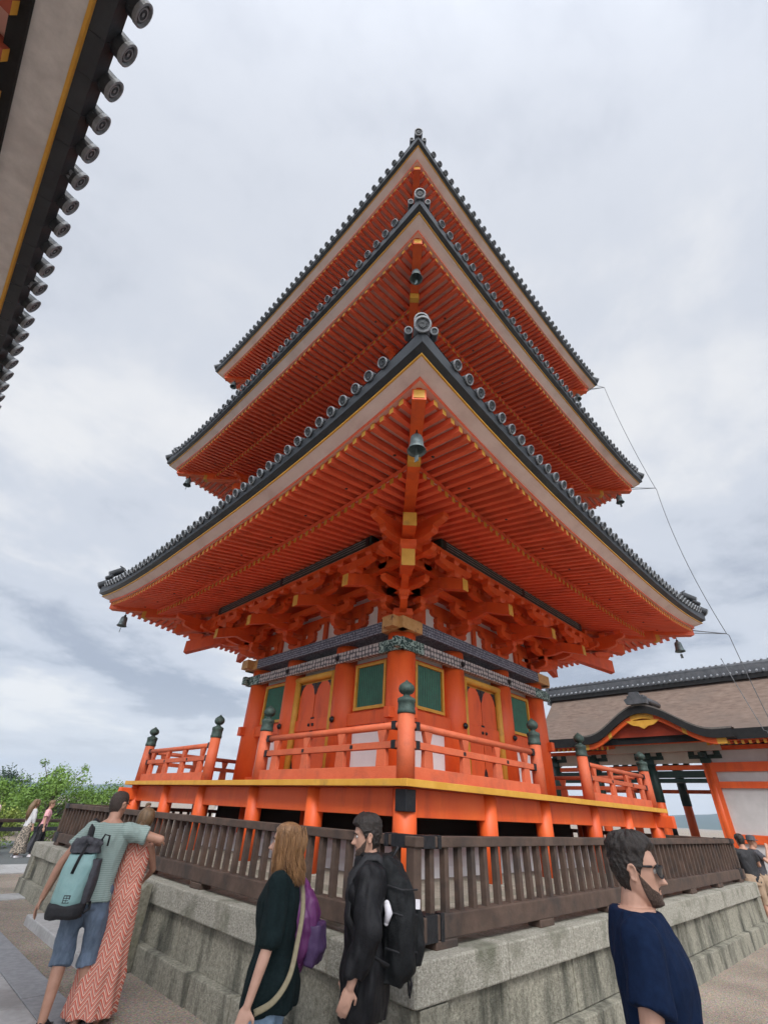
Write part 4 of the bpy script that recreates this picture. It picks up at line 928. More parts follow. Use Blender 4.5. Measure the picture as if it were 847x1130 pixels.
# ------------------------------------------------------------------ far hills
HILL = mat('far_wooded_hill', (0.022, 0.045, 0.03), .95, (.045, .075, .045), .004, 8)
b = MB(); rg = random.Random(5)
from mathutils import noise as NZ
angs = [R(-30 + i * 1.5) for i in range(101)]
def hh(a, d): return max(0, 46 + 60 * NZ.noise(Vector((a * 3.2, 1.3, 0))) + 22 * NZ.noise(Vector((a * 11, 5.1, 0)))) * max(0, 1 - abs(d - .5) * 2) ** .8
b.grid(lambda a, d: (CAMPOS.x + math.cos(a) * (2100 + 1200 * d), CAMPOS.y + math.sin(a) * (2100 + 1200 * d), -1 + hh(a, d)), angs, [0, .2, .35, .5, .65, 1])
tag(b.build('hills', HILL), kind='structure')

# ------------------------------------------------------------------ people
SKIN = mat('skin', (0.42, 0.235, 0.165), 0.55, (0.50, 0.29, 0.21), 9, 5, 0.05, 120)
SKIN2 = mat('tanned_skin', (0.36, 0.185, 0.12), 0.55, (0.44, 0.24, 0.165), 9, 5, 0.05, 120)
def freeze(o):
    dg = bpy.context.evaluated_depsgraph_get(); me = bpy.data.meshes.new_from_object(o.evaluated_get(dg), depsgraph=dg)
    o.modifiers.clear(); old = o.data; o.data = me; me.name = o.name; bpy.data.meshes.remove(old)
def fused(b, name, mats, parent, vox=0.008, smooth=4, fold=0.0, fscale=9.0, fstretch=(1, 1, .5), M=None, sfac=0.5):
    o = b.build(name, mats, None, M=M)
    r = o.modifiers.new('r', 'REMESH'); r.mode = 'VOXEL'; r.voxel_size = vox; r.use_smooth_shade = True
    s_ = o.modifiers.new('s', 'SMOOTH'); s_.iterations = smooth; s_.factor = sfac
    freeze(o); me = o.data
    if fold:
        n = len(me.vertices); co = np.empty(n * 3); no = np.empty(n * 3); me.vertices.foreach_get('co', co); me.vertices.foreach_get('normal', no)
        co = co.reshape(-1, 3); no = no.reshape(-1, 3)
        d = np.array([NZ.turbulence(Vector((p[0] * fscale * fstretch[0], p[1] * fscale * fstretch[1], p[2] * fscale * fstretch[2])), 3, False) for p in co])
        co = co + no * ((d - d.mean()) * fold)[:, None]; me.vertices.foreach_set('co', co.ravel()); me.update()
    me.polygons.foreach_set('use_smooth', [True] * len(me.polygons))
    if parent is not None: attach(o, parent)
    return o
def ell(b, c, r, M=None, n=14):
    c = Vector(c); prof = [(math.sin(math.pi * i / 10), -math.cos(math.pi * i / 10)) for i in range(11)]
    S = Matrix.Diagonal(r); b.lathe([(max(0, p), q) for p, q in prof], c, n, 0, (M.to_3x3() @ S) if M is not None else S)
def limb(b, pts, rr, n=14):
    b.tube(pts, rr, n)
    for p, r in ((pts[0], rr[0]), (pts[-1], rr[-1])): ell(b, p, (r, r, r))
def loft(b, rings, n=22, cap=True):     # rings: (x, y, z, rx, ry[, power])
    base = len(b.v)
    for rg_ in rings:
        x, y, z, rx, ry = rg_[:5]; pw = rg_[5] if len(rg_) > 5 else 2.0
        for k in range(n):
            a = 2 * math.pi * k / n; c, s_ = math.cos(a), math.sin(a)
            c = math.copysign(abs(c) ** (2 / pw), c); s_ = math.copysign(abs(s_) ** (2 / pw), s_); b.v.append((x + rx * c, y + ry * s_, z))
    for i in range(len(rings) - 1):
        for k in range(n): b.f.append((base + i * n + k, base + i * n + (k + 1) % n, base + (i + 1) * n + (k + 1) % n, base + (i + 1) * n + k)); b.m.append(0); b.sm.append(True)
    if cap:
        for q, rev in ((base, True), (base + (len(rings) - 1) * n, False)):
            f = tuple(q + k for k in range(n)); b.f.append(f[::-1] if rev else f); b.m.append(0); b.sm.append(True)
# head: profile front, back, half width by height above the head's middle
HP = [(-.122, .050, .020, .012), (-.117, .068, .004, .026), (-.106, .079, -.016, .040), (-.088, .082, -.040, .053), (-.066, .083, -.062, .062), (-.042, .083, -.080, .069), (-.015, .084, -.093, .0735),
      (.010, .085, -.100, .0765), (.032, .089, -.103, .0775), (.056, .084, -.101, .0755), (.080, .073, -.093, .068), (.100, .055, -.078, .055), (.112, .034, -.058, .038), (.118, .006, -.030, .014)]
HZ = np.array([h[0] for h in HP]); HF = np.array([h[1] for h in HP]); HB = np.array([h[2] for h in HP]); HW = np.array([h[3] for h in HP])
def ga(x, m, s): return math.exp(-((x - m) / s) ** 2)
def head_pt(th, z, extra=0.0, face=True):
    f = float(np.interp(z, HZ, HF)); bk = float(np.interp(z, HZ, HB)); w_ = float(np.interp(z, HZ, HW))
    yc = (f + bk) / 2; hd = (f - bk) / 2; s_, c = math.sin(th), math.cos(th); t = abs(math.atan2(s_, c))
    px_, py_ = w_ * math.copysign(abs(s_) ** .92, s_), yc + hd * math.copysign(abs(c) ** .92, c)
    r = extra
    if face:
        zz = min(1, max(0, (.022 - z) / .05)) if z > -.034 else max(0, 1 - (-.034 - z) / .010)
        r += .039 * zz * ga(t, 0, .13) + .010 * ga(z, -.028, .010) * ga(t, .13, .08)
        r += .006 * ga(z, .030, .010) * ga(t, .30, .32) - .010 * ga(z, .010, .013) * ga(t, .36, .17) + .004 * ga(z, .008, .007) * ga(t, .36, .12)
        r += .007 * ga(z, -.056, .006) * ga(t, 0, .24) + .007 * ga(z, -.070, .006) * ga(t, 0, .20) - .004 * ga(z, -.063, .003) * ga(t, 0, .28)
        r += .009 * ga(z, -.104, .012) * ga(t, 0, .30) - .003 * ga(z, -.084, .007) * ga(t, 0, .25) + .004 * ga(z, -.012, .018) * ga(t, .72, .22)
    n = Vector((math.sin(th) / max(w_, .02), math.cos(th) / max(hd, .02), 0)).normalized()
    q = max(0.0, min(1.0, (z - .05) / .068))
    p = Vector((px_, py_, z)) + n * r * (math.sqrt(1 - q * q * .96) if extra else 1)
    if extra: p.z += extra * q
    return p
def head_mesh(b, M, extra=None, face=True, nth=56, zs=None):
    zs = zs or list(np.linspace(-.122, .118, 64)); base = len(b.v)
    for z in zs:
        for k in range(nth):
            th = 2 * math.pi * k / nth; t = abs(math.atan2(math.sin(th), math.cos(th)))
            b.v.append(tuple(M @ head_pt(th, z, extra(t, z, th) if extra else 0.0, face)))
    for i in range(len(zs) - 1):
        for k in range(nth): b.f.append((base + i * nth + k, base + i * nth + (k + 1) % nth, base + (i + 1) * nth + (k + 1) % nth, base + (i + 1) * nth + k)); b.m.append(0); b.sm.append(True)
    for q, rev in ((base, True), (base + (len(zs) - 1) * nth, False)):
        f = tuple(q + k for k in range(nth)); b.f.append(f[::-1] if rev else f); b.m.append(0); b.sm.append(True)
def ear(b, M, s_):
    c = Vector((s_ * .076, -.012, -.004)); pts = []
    for i in range(13):
        a = R(-120 + 300 * i / 12); pts.append(M @ (c + Vector((s_ * (.012 + .004 * math.sin(a)), -.016 * math.cos(a) * -1 - .004,   .027 * math.sin(a) + .003))))
    b.tube(pts, .0058, 7); ell(b, M @ (c + Vector((s_ * .004, -.002, 0))), (.007, .015, .025), M); ell(b, M @ (c + Vector((s_ * .008, .006, -.024))), (.006, .009, .010), M)
def hand(b, wr, dr, nrm, s_=1, curl=.5, ln=1.0):
    d = Vector(dr).normalized(); nr = Vector(nrm); nr = (nr - d * nr.dot(d)).normalized(); x = d.cross(nr) * s_; w_ = Vector(wr)
    Rm = Matrix((x, d, nr)).transposed()
    ell(b, w_ + d * .045, (.039, .052, .017), Rm)
    ell(b, w_ + d * .055 , (.036, .040, .016), Rm)
    for i, (o, l) in enumerate(((-.029, .066), (-.010, .076), (.010, .071), (.028, .056))):
        p = w_ + d * .082 + x * o; q = p; pts = [p - d * .03, p]; dd = d.copy()
        for j in range(3):
            dd = (dd + nr * curl * .55).normalized(); q = q + dd * l * (.42, .33, .25)[j] * ln; pts.append(q)
        limb(b, pts, [.0095, .0095, .0090, .0082, .0072], 8)
    p = w_ + d * .018 - x * .028; t1 = p + (d * .6 - x * .75 + nr * .3).normalized() * .036; t2 = t1 + (d * .9 - x * .2 + nr * .45).normalized() * .03; limb(b, [p + x * .012, t1, t2], [.013, .0105, .0085], 8)
DEF = dict(ank=.085, knee=.49, hip=.92)
def person(label, loc, heading, H=1.75, arms=None, legs=None, head_yaw=0, head_pitch=0, head_roll=0, build=1.0, female=False, skin=SKIN, vox=.007, lean=0.0, group=None, feet=True):
    """returns (root, info): an Empty with a one-piece body; info holds joints for the clothes"""
    hx, hy = Vector(heading).normalized(); yaw = math.atan2(-hx, hy); k = H / 1.75
    root = thing('person', label, 'person', (loc[0], loc[1], loc[2] if len(loc) > 2 else 0.0), group)
    M = Matrix.Translation(root.location) @ Matrix.Rotation(yaw, 4, 'Z') @ Matrix.Scale(k, 4)
    J = {}
    def T(z): return -lean * max(0, z - .95)        # trunk leans forward with height
    sw = (.155 if female else .185) * build; hw = .09
    b = MB(); bw = build
    if female: rings = [(0, -.01, .82, .165, .105), (0, -.012, .92, .172, .115), (0, 0, 1.06, .128, .09), (0, .01, 1.20, .145, .10), (0, .012, 1.30, .152, .105), (0, 0, 1.39, .145, .08), (0, -.01, 1.435, .10, .06), (0, -.01, 1.47, .052, .052)]
    else: rings = [(0, -.01, .82, .155, .105), (0, -.01, .92, .165, .115), (0, 0, 1.06, .150, .105), (0, .005, 1.20, .165, .112), (0, .008, 1.31, .180, .118), (0, -.005, 1.40, .170, .092), (0, -.014, 1.445, .124, .074), (0, -.012, 1.485, .072, .066)]
    rings = [(x, y - T(z), z, rx * bw, ry * bw) for x, y, z, rx, ry in rings]
    loft(b, [(x, y, z, rx * .93, ry * .92) for x, y, z, rx, ry in rings[:-2]] + rings[-2:]); J['rings'] = rings
    J['head'] = Vector((0, .020 - T(1.6), 1.610)); J['M'] = M; J['k'] = k
    limb(b, [(0, -.018 - T(1.45), 1.44), (0, .0 - T(1.55), 1.55)], [.064 * (.86 if female else 1), .052 * (.86 if female else 1)])
    HM = Matrix.Translation(J['head']) @ Euler((R(head_pitch), R(head_roll), R(head_yaw)), 'XYZ').to_matrix().to_4x4(); J['HM'] = HM
    head_mesh(b, HM)
    for s_ in (-1, 1): ear(b, HM, s_)
    A = {-1: [(-.245, .0, 1.14), (-.265, .06, .90)], 1: [(.245, 0, 1.14), (.265, .06, .90)]}
    if arms: A.update(arms)
    J['arm'] = {}
    for s_ in (-1, 1):
        sh = Vector((s_ * sw, -.012 - T(1.41), 1.375 if female else 1.395)); el, wr = Vector(A[s_][0]), Vector(A[s_][1]); J['arm'][s_] = (sh, el, wr); g_ = .88 if female else 1.0
        limb(b, [sh, sh.lerp(el, .4), el], [.046 * g_, .047 * g_, .038 * g_]); limb(b, [el, el.lerp(wr, .3), wr], [.038 * g_, .040 * g_, .026 * g_])
        d = (wr - el).normalized(); nrm = Vector(A[s_][2]) if len(A[s_]) > 2 else Vector((-s_, .2, 0))
        hand(b, wr, d, nrm, s_, A[s_][3] if len(A[s_]) > 3 else .45)
    Lg = {-1: [(-.095, .02, .49), (-.10, -.02, .085)], 1: [(.095, .02, .49), (.10, -.02, .085)]}
    if legs: Lg.update(legs)
    J['leg'] = {}
    for s_ in (-1, 1):
        hp = Vector((s_ * hw, -.01, .90)); kn, an = Vector(Lg[s_][0]), Vector(Lg[s_][1]); J['leg'][s_] = (hp, kn, an)
        limb(b, [hp, hp.lerp(kn, .45), kn], [.088, .074, .054]); limb(b, [kn, kn.lerp(an, .32), an], [.053, .056, .036])
        f0 = an + Vector((0, -.045, -.05)); limb(b, [f0, an + Vector((s_ * .01, .06, -.052)), an + Vector((s_ * .015, .15, -.062))], [.034, .036, .024])
    bd = fused(b, 'body', skin, root, vox, 3, M=M)
    return root, J
def shell(J, root, name, m, z0, z1, grow=.014, sleeve=0.0, vox=.008, fold=.02, extra=None, flare=0.0, neck=True, sleeve_r=1.0, fscale=7, sides=(-1, 1), smooth=6):
    """top garment: trunk from z0 to z1 and sleeves covering a fraction (0..2: upper arm, then forearm)"""
    b = MB(); rg_ = J['rings']; zs = [r_[2] for r_ in rg_]
    def at(z, j): return float(np.interp(z, zs, [r_[j] for r_ in rg_]))
    steps = list(np.linspace(z0, z1, 14)); L_ = []
    for z in steps:
        fl = flare * max(0, (1.1 - z)) ; wz = max(at(z, 3), at(max(z, 1.30), 3) * .88 if z < 1.3 else 0)
        L_.append((at(z, 0), at(z, 1), z, wz + grow + fl, max(at(z, 4), at(1.25, 4) * .9 if z < 1.25 else 0) + grow + fl))
    loft(b, L_)
    for s_ in sides:
        sh, el, wr = J['arm'][s_]
        if sleeve > 0:
            f = min(1, sleeve); e_ = sh.lerp(el, f)
            sh2 = sh + Vector((-s_ * .02, 0, 0))
            pts = [sh2, sh2.lerp(e_, .5), e_]; rr = [.062 + grow, .054 * sleeve_r + grow, (.050 + .006 * (sleeve < 1)) * sleeve_r + grow]
            b.tube(pts, rr, 14); ell(b, sh2, (rr[0],) * 3)
            if sleeve > 1:
                ell(b, el, (rr[-1] * .98,) * 3); w2 = el.lerp(wr, sleeve - 1); b.tube([el, el.lerp(w2, .5), w2], [rr[-1] * .98, (.044 + grow) * sleeve_r, (.038 + grow * .9) * sleeve_r], 14)
    if extra: extra(b)
    return fused(b, name, m, root, vox, smooth, fold, fscale, (1, 1, .45), M=J['M'])
def trousers(J, root, name, m, zbot, zwaist=1.0, grow=.014, fold=.018, flare=0.0, vox=.009):
    b = MB(); rg_ = J['rings']; zs = [r_[2] for r_ in rg_]
    def at(z, j): return float(np.interp(z, zs, [r_[j] for r_ in rg_]))
    loft(b, [(0, at(z, 1), z, at(z, 3) + grow, at(z, 4) + grow) for z in (.80, .86, .92, zwaist)])
    for s_ in (-1, 1):
        hp, kn, an = J['leg'][s_]
        if zbot > kn.z:
            f = (hp.z - zbot) / (hp.z - kn.z); e_ = hp.lerp(kn, f); b.tube([hp + Vector((0, 0, -.02)), hp.lerp(e_, .5), e_], [.094 + grow, .088 + grow + flare * .5, .076 + grow + flare], 16)
        else:
            f = min(1, (kn.z - zbot) / (kn.z - an.z)); e_ = kn.lerp(an, f); b.tube([hp + Vector((0, 0, -.02)), hp.lerp(kn, .5), kn, kn.lerp(e_, .5), e_], [.094 + grow, .080 + grow, .062 + grow, .060 + grow + flare * .4, .052 + grow + flare], 16)
        ell(b, hp, (.094 + grow,) * 3)
    return fused(b, name, m, root, vox, 5, fold, 8, (1, 1, .5), M=J['M'])
def shoes(J, root, m):
    for s_ in (-1, 1):
        an = J['leg'][s_][2]; b = MB(); f0 = an + Vector((0, -.05, -.045)); limb(b, [f0, an + Vector((s_ * .01, .06, -.045)), an + Vector((s_ * .015, .16, -.055))], [.042, .045, .033])
        b.bb(an.x - .045, an.x + .052, an.y - .09, an.y + .19, an.z - .085, an.z - .06); fused(b, 'shoe', m, root, .008, 3, M=J['M'])
def smooth01(x): x = max(0.0, min(1.0, x)); return x * x * (3 - 2 * x)
def short_hair(J, root, m, thick=.022, top=.012, recede=0.0, nape=-.078, seed=1, rough_=.006):
    M = J['M'] @ J['HM']
    def ex(t, z, th):
        zl = float(np.interp(t, [0, .5, .85, 1.1, 1.35, 1.42, 1.62, 1.85, 2.2, 3.15], [.070 + recede, .070 + recede * 1.6, .062 + recede * 1.6, .040 + recede, -.012, .0, .012, -.03, nape, nape - .006]))
        mk = smooth01((z - zl) / .018 + .5)
        n = NZ.noise(Vector((math.sin(th) * 5 + seed, math.cos(th) * 5, z * 60))) + .6 * NZ.noise(Vector((math.sin(th) * 14, math.cos(th) * 14 + seed, z * 25)))
        h = thick * (.45 + .55 * smooth01((z + .03) / .1)) * (.65 if t > 1.9 else 1) + top * smooth01((z - .05) / .05) + rough_ * n
        return -.012 + mk * (.012 + max(.003, h))
    b = MB(); head_mesh(b, M, ex, False, 120, list(np.linspace(-.122, .118, 90))); return b.build('hair', m, root)
def strands(pts_list, r, name, m, root, M):
    b = MB()
    for pts in pts_list: b.tube([M @ Vector(p) for p in pts], r, 4, caps=False)
    return b.build(name, m, root)

DENIM = mat('blue_denim', (.075, .105, .15), .85, (.125, .165, .22), 30, 6, .3, 160, stretch=(1, 1, .3), dirt=(.17, .22, .31), dirt_scale=5, dirt_lo=.5, dirt_hi=.75)
LDENIM = mat('light_blue_denim', (.16, .25, .36), .85, (.24, .34, .46), 30, 6, .3, 160)
TEE = mat('sage_striped_tee', (.205, .275, .25), .9, (.235, .305, .275), 60, 3, .2, 200, wave=((.30, .365, .335), 18, 'Z', .55, .8))
NAVY = mat('navy_cotton', (.0035, .010, .032), .9, (.006, .016, .046), 40, 5, .25, 220, spec=.15)
BLKGREEN = mat('blackish_green_knit', (.005, .011, .012), .95, (.010, .019, .020), 60, 5, .35, 200, spec=.15)
BLKCLOTH = mat('black_cloth', (.008, .008, .010), .7, (.017, .017, .020), 40, 5, .3, 120)
BLKJKT = mat('black_jacket_nylon', (.005, .005, .006), .6, (.010, .010, .012), 20, 5, .25, 60, spec=.25)
PACKB = mat('black_pack_fabric', (.004, .005, .006), .65, (.010, .011, .012), 50, 5, .35, 90, spec=.25)
MINT = mat('mint_pack_fabric', (.20, .345, .335), .6, (.25, .40, .385), 12, 6, .25, 60)
PACKG = mat('dark_grey_pack_fabric', (.035, .035, .042), .7, (.06, .06, .07), 30, 5, .3, 70)
PURPLE = mat('purple_nylon', (.085, .016, .085), .5, (.12, .022, .115), 10, 5, .25, 40)
PURPLE2 = mat('dark_purple_nylon', (.045, .020, .075), .55, (.065, .03, .10), 10, 5, .25, 40)
WCLOTH = mat('white_cotton', (.62, .60, .64), .9, (.72, .70, .73), 20, 4, .2, 80)
HAIRB = mat('dark_brown_hair', (.010, .007, .006), .5, (.028, .019, .014), 60, 6, .5, 150)
HAIRM = mat('brown_hair', (.10, .058, .028), .5, (.20, .125, .065), 40, 5, .4, 90, stretch=(1, 1, .15))
HAIRY = mat('blonde_hair', (.12, .055, .022), .45, (.36, .19, .08), 55, 6, .4, 120, stretch=(1, 1, .08))
BEARD = mat('short_beard', (.022, .014, .010), .75, (.13, .080, .058), 230, 4, .6, 260)
def dress_mat():
    m = mat('coral_zigzag_dress', (.50, .12, .075), .9); t = m.node_tree; n = t.nodes; l = t.links; b = n['Principled BSDF']
    tcn = n.new('ShaderNodeTexCoord'); sp = n.new('ShaderNodeSeparateXYZ'); l.new(tcn.outputs['Object'], sp.inputs[0])
    def mm(op, a, b_=None):
        q = n.new('ShaderNodeMath'); q.operation = op
        for i, x in enumerate((a, b_)):
            if x is None: continue
            if isinstance(x, (int, float)): q.inputs[i].default_value = x
            else: l.new(x, q.inputs[i])
        return q.outputs[0]
    h = mm('ADD', mm('MULTIPLY', sp.outputs[0], .78), mm('MULTIPLY', sp.outputs[1], -.62))
    no = n.new('ShaderNodeTexNoise'); no.inputs['Scale'].default_value = 7; l.new(tcn.outputs['Object'], no.inputs['Vector'])
    tri = mm('PINGPONG', mm('ADD', h, mm('MULTIPLY', no.outputs['Fac'], .015)), .055)
    s_ = mm('FRACT', mm('MULTIPLY', mm('ADD', sp.outputs[2], mm('MULTIPLY', tri, 1.5)), 21.0))
    r = n.new('ShaderNodeValToRGB'); r.color_ramp.interpolation = 'CONSTANT'; l.new(s_, r.inputs[0]); e = r.color_ramp.elements
    e[0].color = (.50, .105, .065, 1); e[1].position = .42; e[1].color = (.68, .46, .36, 1)
    for p, c in ((.68, (.50, .105, .065, 1)), (.80, (.11, .10, .11, 1)), (.88, (.64, .40, .31, 1))): q = e.new(p); q.color = c
    l.new(r.outputs[0], b.inputs['Base Color']); return m
DRESS = dress_mat()
def pack_at(root_J, fn):      # build straight in a person's frame
    return root_J['M']

# --- tall man with the mint pack, and the woman he holds
away = Vector((.40, .92))
r1, J1 = person('tall man in sage tee and denim shorts, back turned, arm round a woman', (-7.47, -2.74), (.50, .87), 1.93,
    arms={-1: [(-.33, -.05, 1.13), (-.39, -.04, .87), (1, .1, 0), .55], 1: [(.50, .02, 1.33), (.46, .28, 1.30), (0, 0, -1), .5]},
    legs={-1: [(-.075, .03, .49), (-.05, -.06, .085)], 1: [(.135, .06, .50), (.18, .10, .085)]}, head_yaw=-32, head_pitch=-8, skin=SKIN2, vox=.008)
shell(J1, r1, 'tee_shirt', TEE, .85, 1.46, .018, .55, flare=.10, fold=.022, sleeve_r=1.08)
trousers(J1, r1, 'denim_shorts', DENIM, .40, .92, .018, .022, .018)
short_hair(J1, r1, mat('cropped_brown_hair', (.025, .016, .012), .6, (.06, .04, .03), 80, 5, .5, 200), .006, .0, .02, seed=4, rough_=.002)
for s_ in (-1, 1):
    an = J1['leg'][s_][2]; b = MB(); b.bb(an.x - .045, an.x + .055, an.y - .09, an.y + .185, .002, .028)
    b.tube([(an.x - .055, an.y + .07, .03), (an.x, an.y + .06, .085), (an.x + .06, an.y + .07, .03)], .014, 6); b.tube([(an.x - .04, an.y - .02, .05), (an.x, an.y + .03, .125), (an.x + .04, an.y - .02, .05), (an.x, an.y - .07, .08)], .011, 6)
    b.build('sandal', BLKCLOTH, r1, M=J1['M'])
b = MB(); b.tube([J1['M'] @ Vector(q) for q in ((-.074, 1.632 - 1.632, 0),)] * 2 if False else [J1['M'] @ (J1['HM'] @ Vector(q)) for q in ((.082, -.02, .022), (.084, .05, .020), (.066, .088, .016))], .0035, 5); b.build('glasses_arm', BLACK, r1)
p1 = thing('backpack', 'mint and black roll top backpack hanging off the left shoulder of the tall man', 'backpack', tuple(J1['M'] @ Vector((-.12, -.25, .80))))
b = MB(); loft(b, [(-.13, -.235, .82, .125, .085, 3), (-.13, -.245, .88, .135, .10, 3), (-.13, -.245, 1.0, .132, .10, 3), (-.13, -.235, 1.14, .122, .09, 3), (-.13, -.215, 1.22, .11, .07, 3)])
fused(b, 'pack_body', MINT, p1, .01, 4, .02, 6, M=J1['M'])
b = MB(); loft(b, [(-.12, -.22, .755, .135, .105, 3), (-.12, -.23, .79, .150, .122, 3), (-.12, -.23, .845, .152, .125, 3), (-.12, -.22, .87, .146, .115, 3)]); fused(b, 'pack_base', BLKCLOTH, p1, .01, 2, .01, M=J1['M'])
b = MB(); loft(b, [(.005, -.185, .86, .045, .10, 3), (.012, -.19, 1.0, .047, .108, 3), (.0, -.18, 1.18, .042, .09, 3)]); fused(b, 'pack_side', PACKG, p1, .01, 3, .01, M=J1['M'])
b = MB(); loft(b, [(-.12, -.21, 1.22, .135, .075, 3), (-.13, -.20, 1.28, .125, .06, 3), (-.12, -.19, 1.33, .12, .035, 3)]); b.tube([(-.24, -.2, 1.27), (-.13, -.25, 1.32), (.0, -.2, 1.28)], [.035, .045, .035], 10); fused(b, 'roll_top', PACKG, p1, .01, 3, .03, 10, M=J1['M'])
b = MB(); 
for pts, w2 in (([(-.13, -.14, 1.27), (-.15, -.10, 1.40), (-.15, .0, 1.475), (-.15, .09, 1.42), (-.16, .13, 1.25)], .034), ([(-.10, -.30, 1.30), (-.12, -.345, 1.2), (-.14, -.352, 1.08)], .016)):
    b.tube([Vector(q) for q in pts], w2, 8, squash=.25)
b.tube([(-.02, -.2, 1.30), (.01, -.22, 1.37), (.05, -.2, 1.36), (.05, -.17, 1.28)], .009, 6); b.tube([(.05, -.16, .86), (.07, -.22, .82), (.04, -.26, .80)], .012, 6)
islands(b, 'strap', BLKCLOTH, p1, M=J1['M'])
b = MB(); b.bb(-.14, -.085, -.3575, -.350, .875, .93); b.build('patch', BLACK, p1, M=J1['M'])
b = MB()
for i in range(3):
    for j in range(2): b.bb(-.133 + .022 * j, -.116 + .022 * j, -.359, -.3565, .880 + .016 * i, .891 + .016 * i)
b.build('patch_print', MINT, p1, M=J1['M'])

r2, J2 = person('woman in long coral zigzag dress with tied brown hair beside tall man', (-7.12, -2.72), (.62, .78), 1.77, female=True, skin=SKIN2,
    arms={-1: [(-.20, .14, 1.16), (-.05, .28, 1.02)], 1: [(.20, .16, 1.16), (.10, .32, 1.06)]}, head_yaw=12, head_roll=8, head_pitch=-4, vox=.008)
b = MB(); rg_ = [(0, 0, .06, .25, .22), (0, 0, .3, .225, .19), (0, -.005, .6, .205, .16), (0, -.01, .85, .195, .138), (0, -.01, .95, .187, .132), (0, 0, 1.06, .152, .112), (0, .008, 1.22, .165, .12), (0, .01, 1.32, .168, .12), (0, 0, 1.40, .145, .088), (0, -.008, 1.43, .10, .065)]
base = len(b.v); n_ = 48
for x, y, z, rx, ry in rg_:
    for k_ in range(n_):
        a = 2 * math.pi * k_ / n_; pl = 1 + .07 * math.sin(a * 9 + z * 3) * smooth01((.95 - z) / .6); b.v.append((x + rx * math.cos(a) * pl, y + ry * math.sin(a) * pl, z))
for i in range(len(rg_) - 1):
    for k_ in range(n_): b.f.append((base + i * n_ + k_, base + i * n_ + (k_ + 1) % n_, base + (i + 1) * n_ + (k_ + 1) % n_, base + (i + 1) * n_ + k_)); b.m.append(0); b.sm.append(True)
b.f.append(tuple(range(n_))[::-1]); b.m.append(0); b.sm.append(True); b.f.append(tuple(base + (len(rg_) - 1) * n_ + k_ for k_ in range(n_))); b.m.append(0); b.sm.append(True)
fused(b, 'dress', DRESS, r2, .011, 3, .02, 6, M=J2['M'])
def tied(t, z, th):
    zl = float(np.interp(t, [0, .6, 1.1, 1.5, 2.2, 3.15], [.072, .062, .03, -.045, -.08, -.085])); return -.012 + smooth01((z - zl) / .02 + .5) * (.030 + .003 * NZ.noise(Vector((th * 9, z * 20, 0))))
b = MB(); head_mesh(b, J2['M'] @ J2['HM'], tied, False, 72); b.build('hair', HAIRM, r2)
b = MB(); limb(b, [(0, -.115, -.03), (0, -.145, -.06), (.0, -.13, -.12), (.0, -.10, -.20)], [.028, .04, .038, .018]); b.lathe([(.03, -.01), (.034, 0), (.03, .01)], (0, -.11, -.03), 10, 0, Matrix.Rotation(R(70), 3, 'X')); b.build('ponytail', HAIRM, r2, M=J2['M'] @ J2['HM'])

# --- blonde woman, purple jacket, man in black
r3, J3 = person('blonde woman in a dark sweater and light jeans walking away along the terrace', (-7.30, -5.92), (-.62, .78), 1.765, female=True,
    arms={-1: [(-.24, -.03, 1.14), (-.31, .03, .87), (1, .1, 0), .5], 1: [(.23, .0, 1.12), (.17, .08, .90)]}, head_yaw=14, build=1.06, vox=.006)
shell(J3, r3, 'sweater', BLKGREEN, .80, 1.45, .022, 1.15, flare=.09, fold=.03, sleeve_r=1.0, fscale=6)
trousers(J3, r3, 'jeans', LDENIM, .1, .92, .008, .012)
shoes(J3, r3, WCLOTH)
def long_cap(t, z, th):
    zl = float(np.interp(t, [0, .45, .9, 1.15, 1.5, 3.15], [.076, .066, .02, -.06, -.3, -.3])); return -.012 + smooth01((z - zl) / .02 + .5) * (.024 + .012 * smooth01(-z / .1))
b = MB(); head_mesh(b, J3['M'] @ J3['HM'], long_cap, False, 72); hair3 = b.build('hair', HAIRY, r3)
rg = random.Random(8); sl = []
for i in range(1500):
    a = rg.uniform(-math.pi, math.pi); t = abs(a)
    if t < .95: continue
    ra = rg.uniform(.0, .022); x0 = math.sin(a); y0 = math.cos(a)
    ln = rg.uniform(.15, .235) if t > 1.2 else rg.uniform(.10, .2)
    z0 = rg.uniform(-.02, .085); pts = []
    rr_ = 1.0
    for j in range(8):
        q = j / 7; z = z0 - (z0 + ln) * q
        base_ = head_pt(a, max(-.05, min(.116, z)), .026 + ra + .008 * math.sin(q * 3.1), False)
        p = Vector((base_.x, base_.y, z if z < .08 else base_.z)); sp_ = 1 + .16 * q * q * (1 if t > 1.7 else .8)
        w_ = .007 * math.sin(q * 7 + i) * q
        p = Vector((p.x * (1.02 - .10 * smooth01((q - .55) * 2)) + w_, p.y * 1.0 - .01 * q + w_ * .6 - .035 * smooth01((q - .5) * 2) * (1 if y0 < 0 else 0), p.z)); pts.append(p)
    sl.append(pts)
b = MB()
MM = J3['M'] @ J3['HM']
for pts in sl: b.tube([MM @ p for p in pts], [.003, .0034, .0034, .0034, .0032, .0028, .002, .0008], 4, caps=False)
b.build('hair_strands', HAIRY, hair3)
def spline(ps, n=8):                     # smooth path through the given points
    ps = [Vector(p) for p in ps]; out_ = []
    for i in range(len(ps) - 1):
        p0, p1, p2, p3 = ps[max(i - 1, 0)], ps[i], ps[i + 1], ps[min(i + 2, len(ps) - 1)]
        for j in range(n):
            t = j / n; out_.append(.5 * ((2 * p1) + (p2 - p0) * t + (2 * p0 - 5 * p1 + 4 * p2 - p3) * t * t + (3 * p1 - p0 - 3 * p2 + p3) * t ** 3))
    return out_ + [ps[-1]]
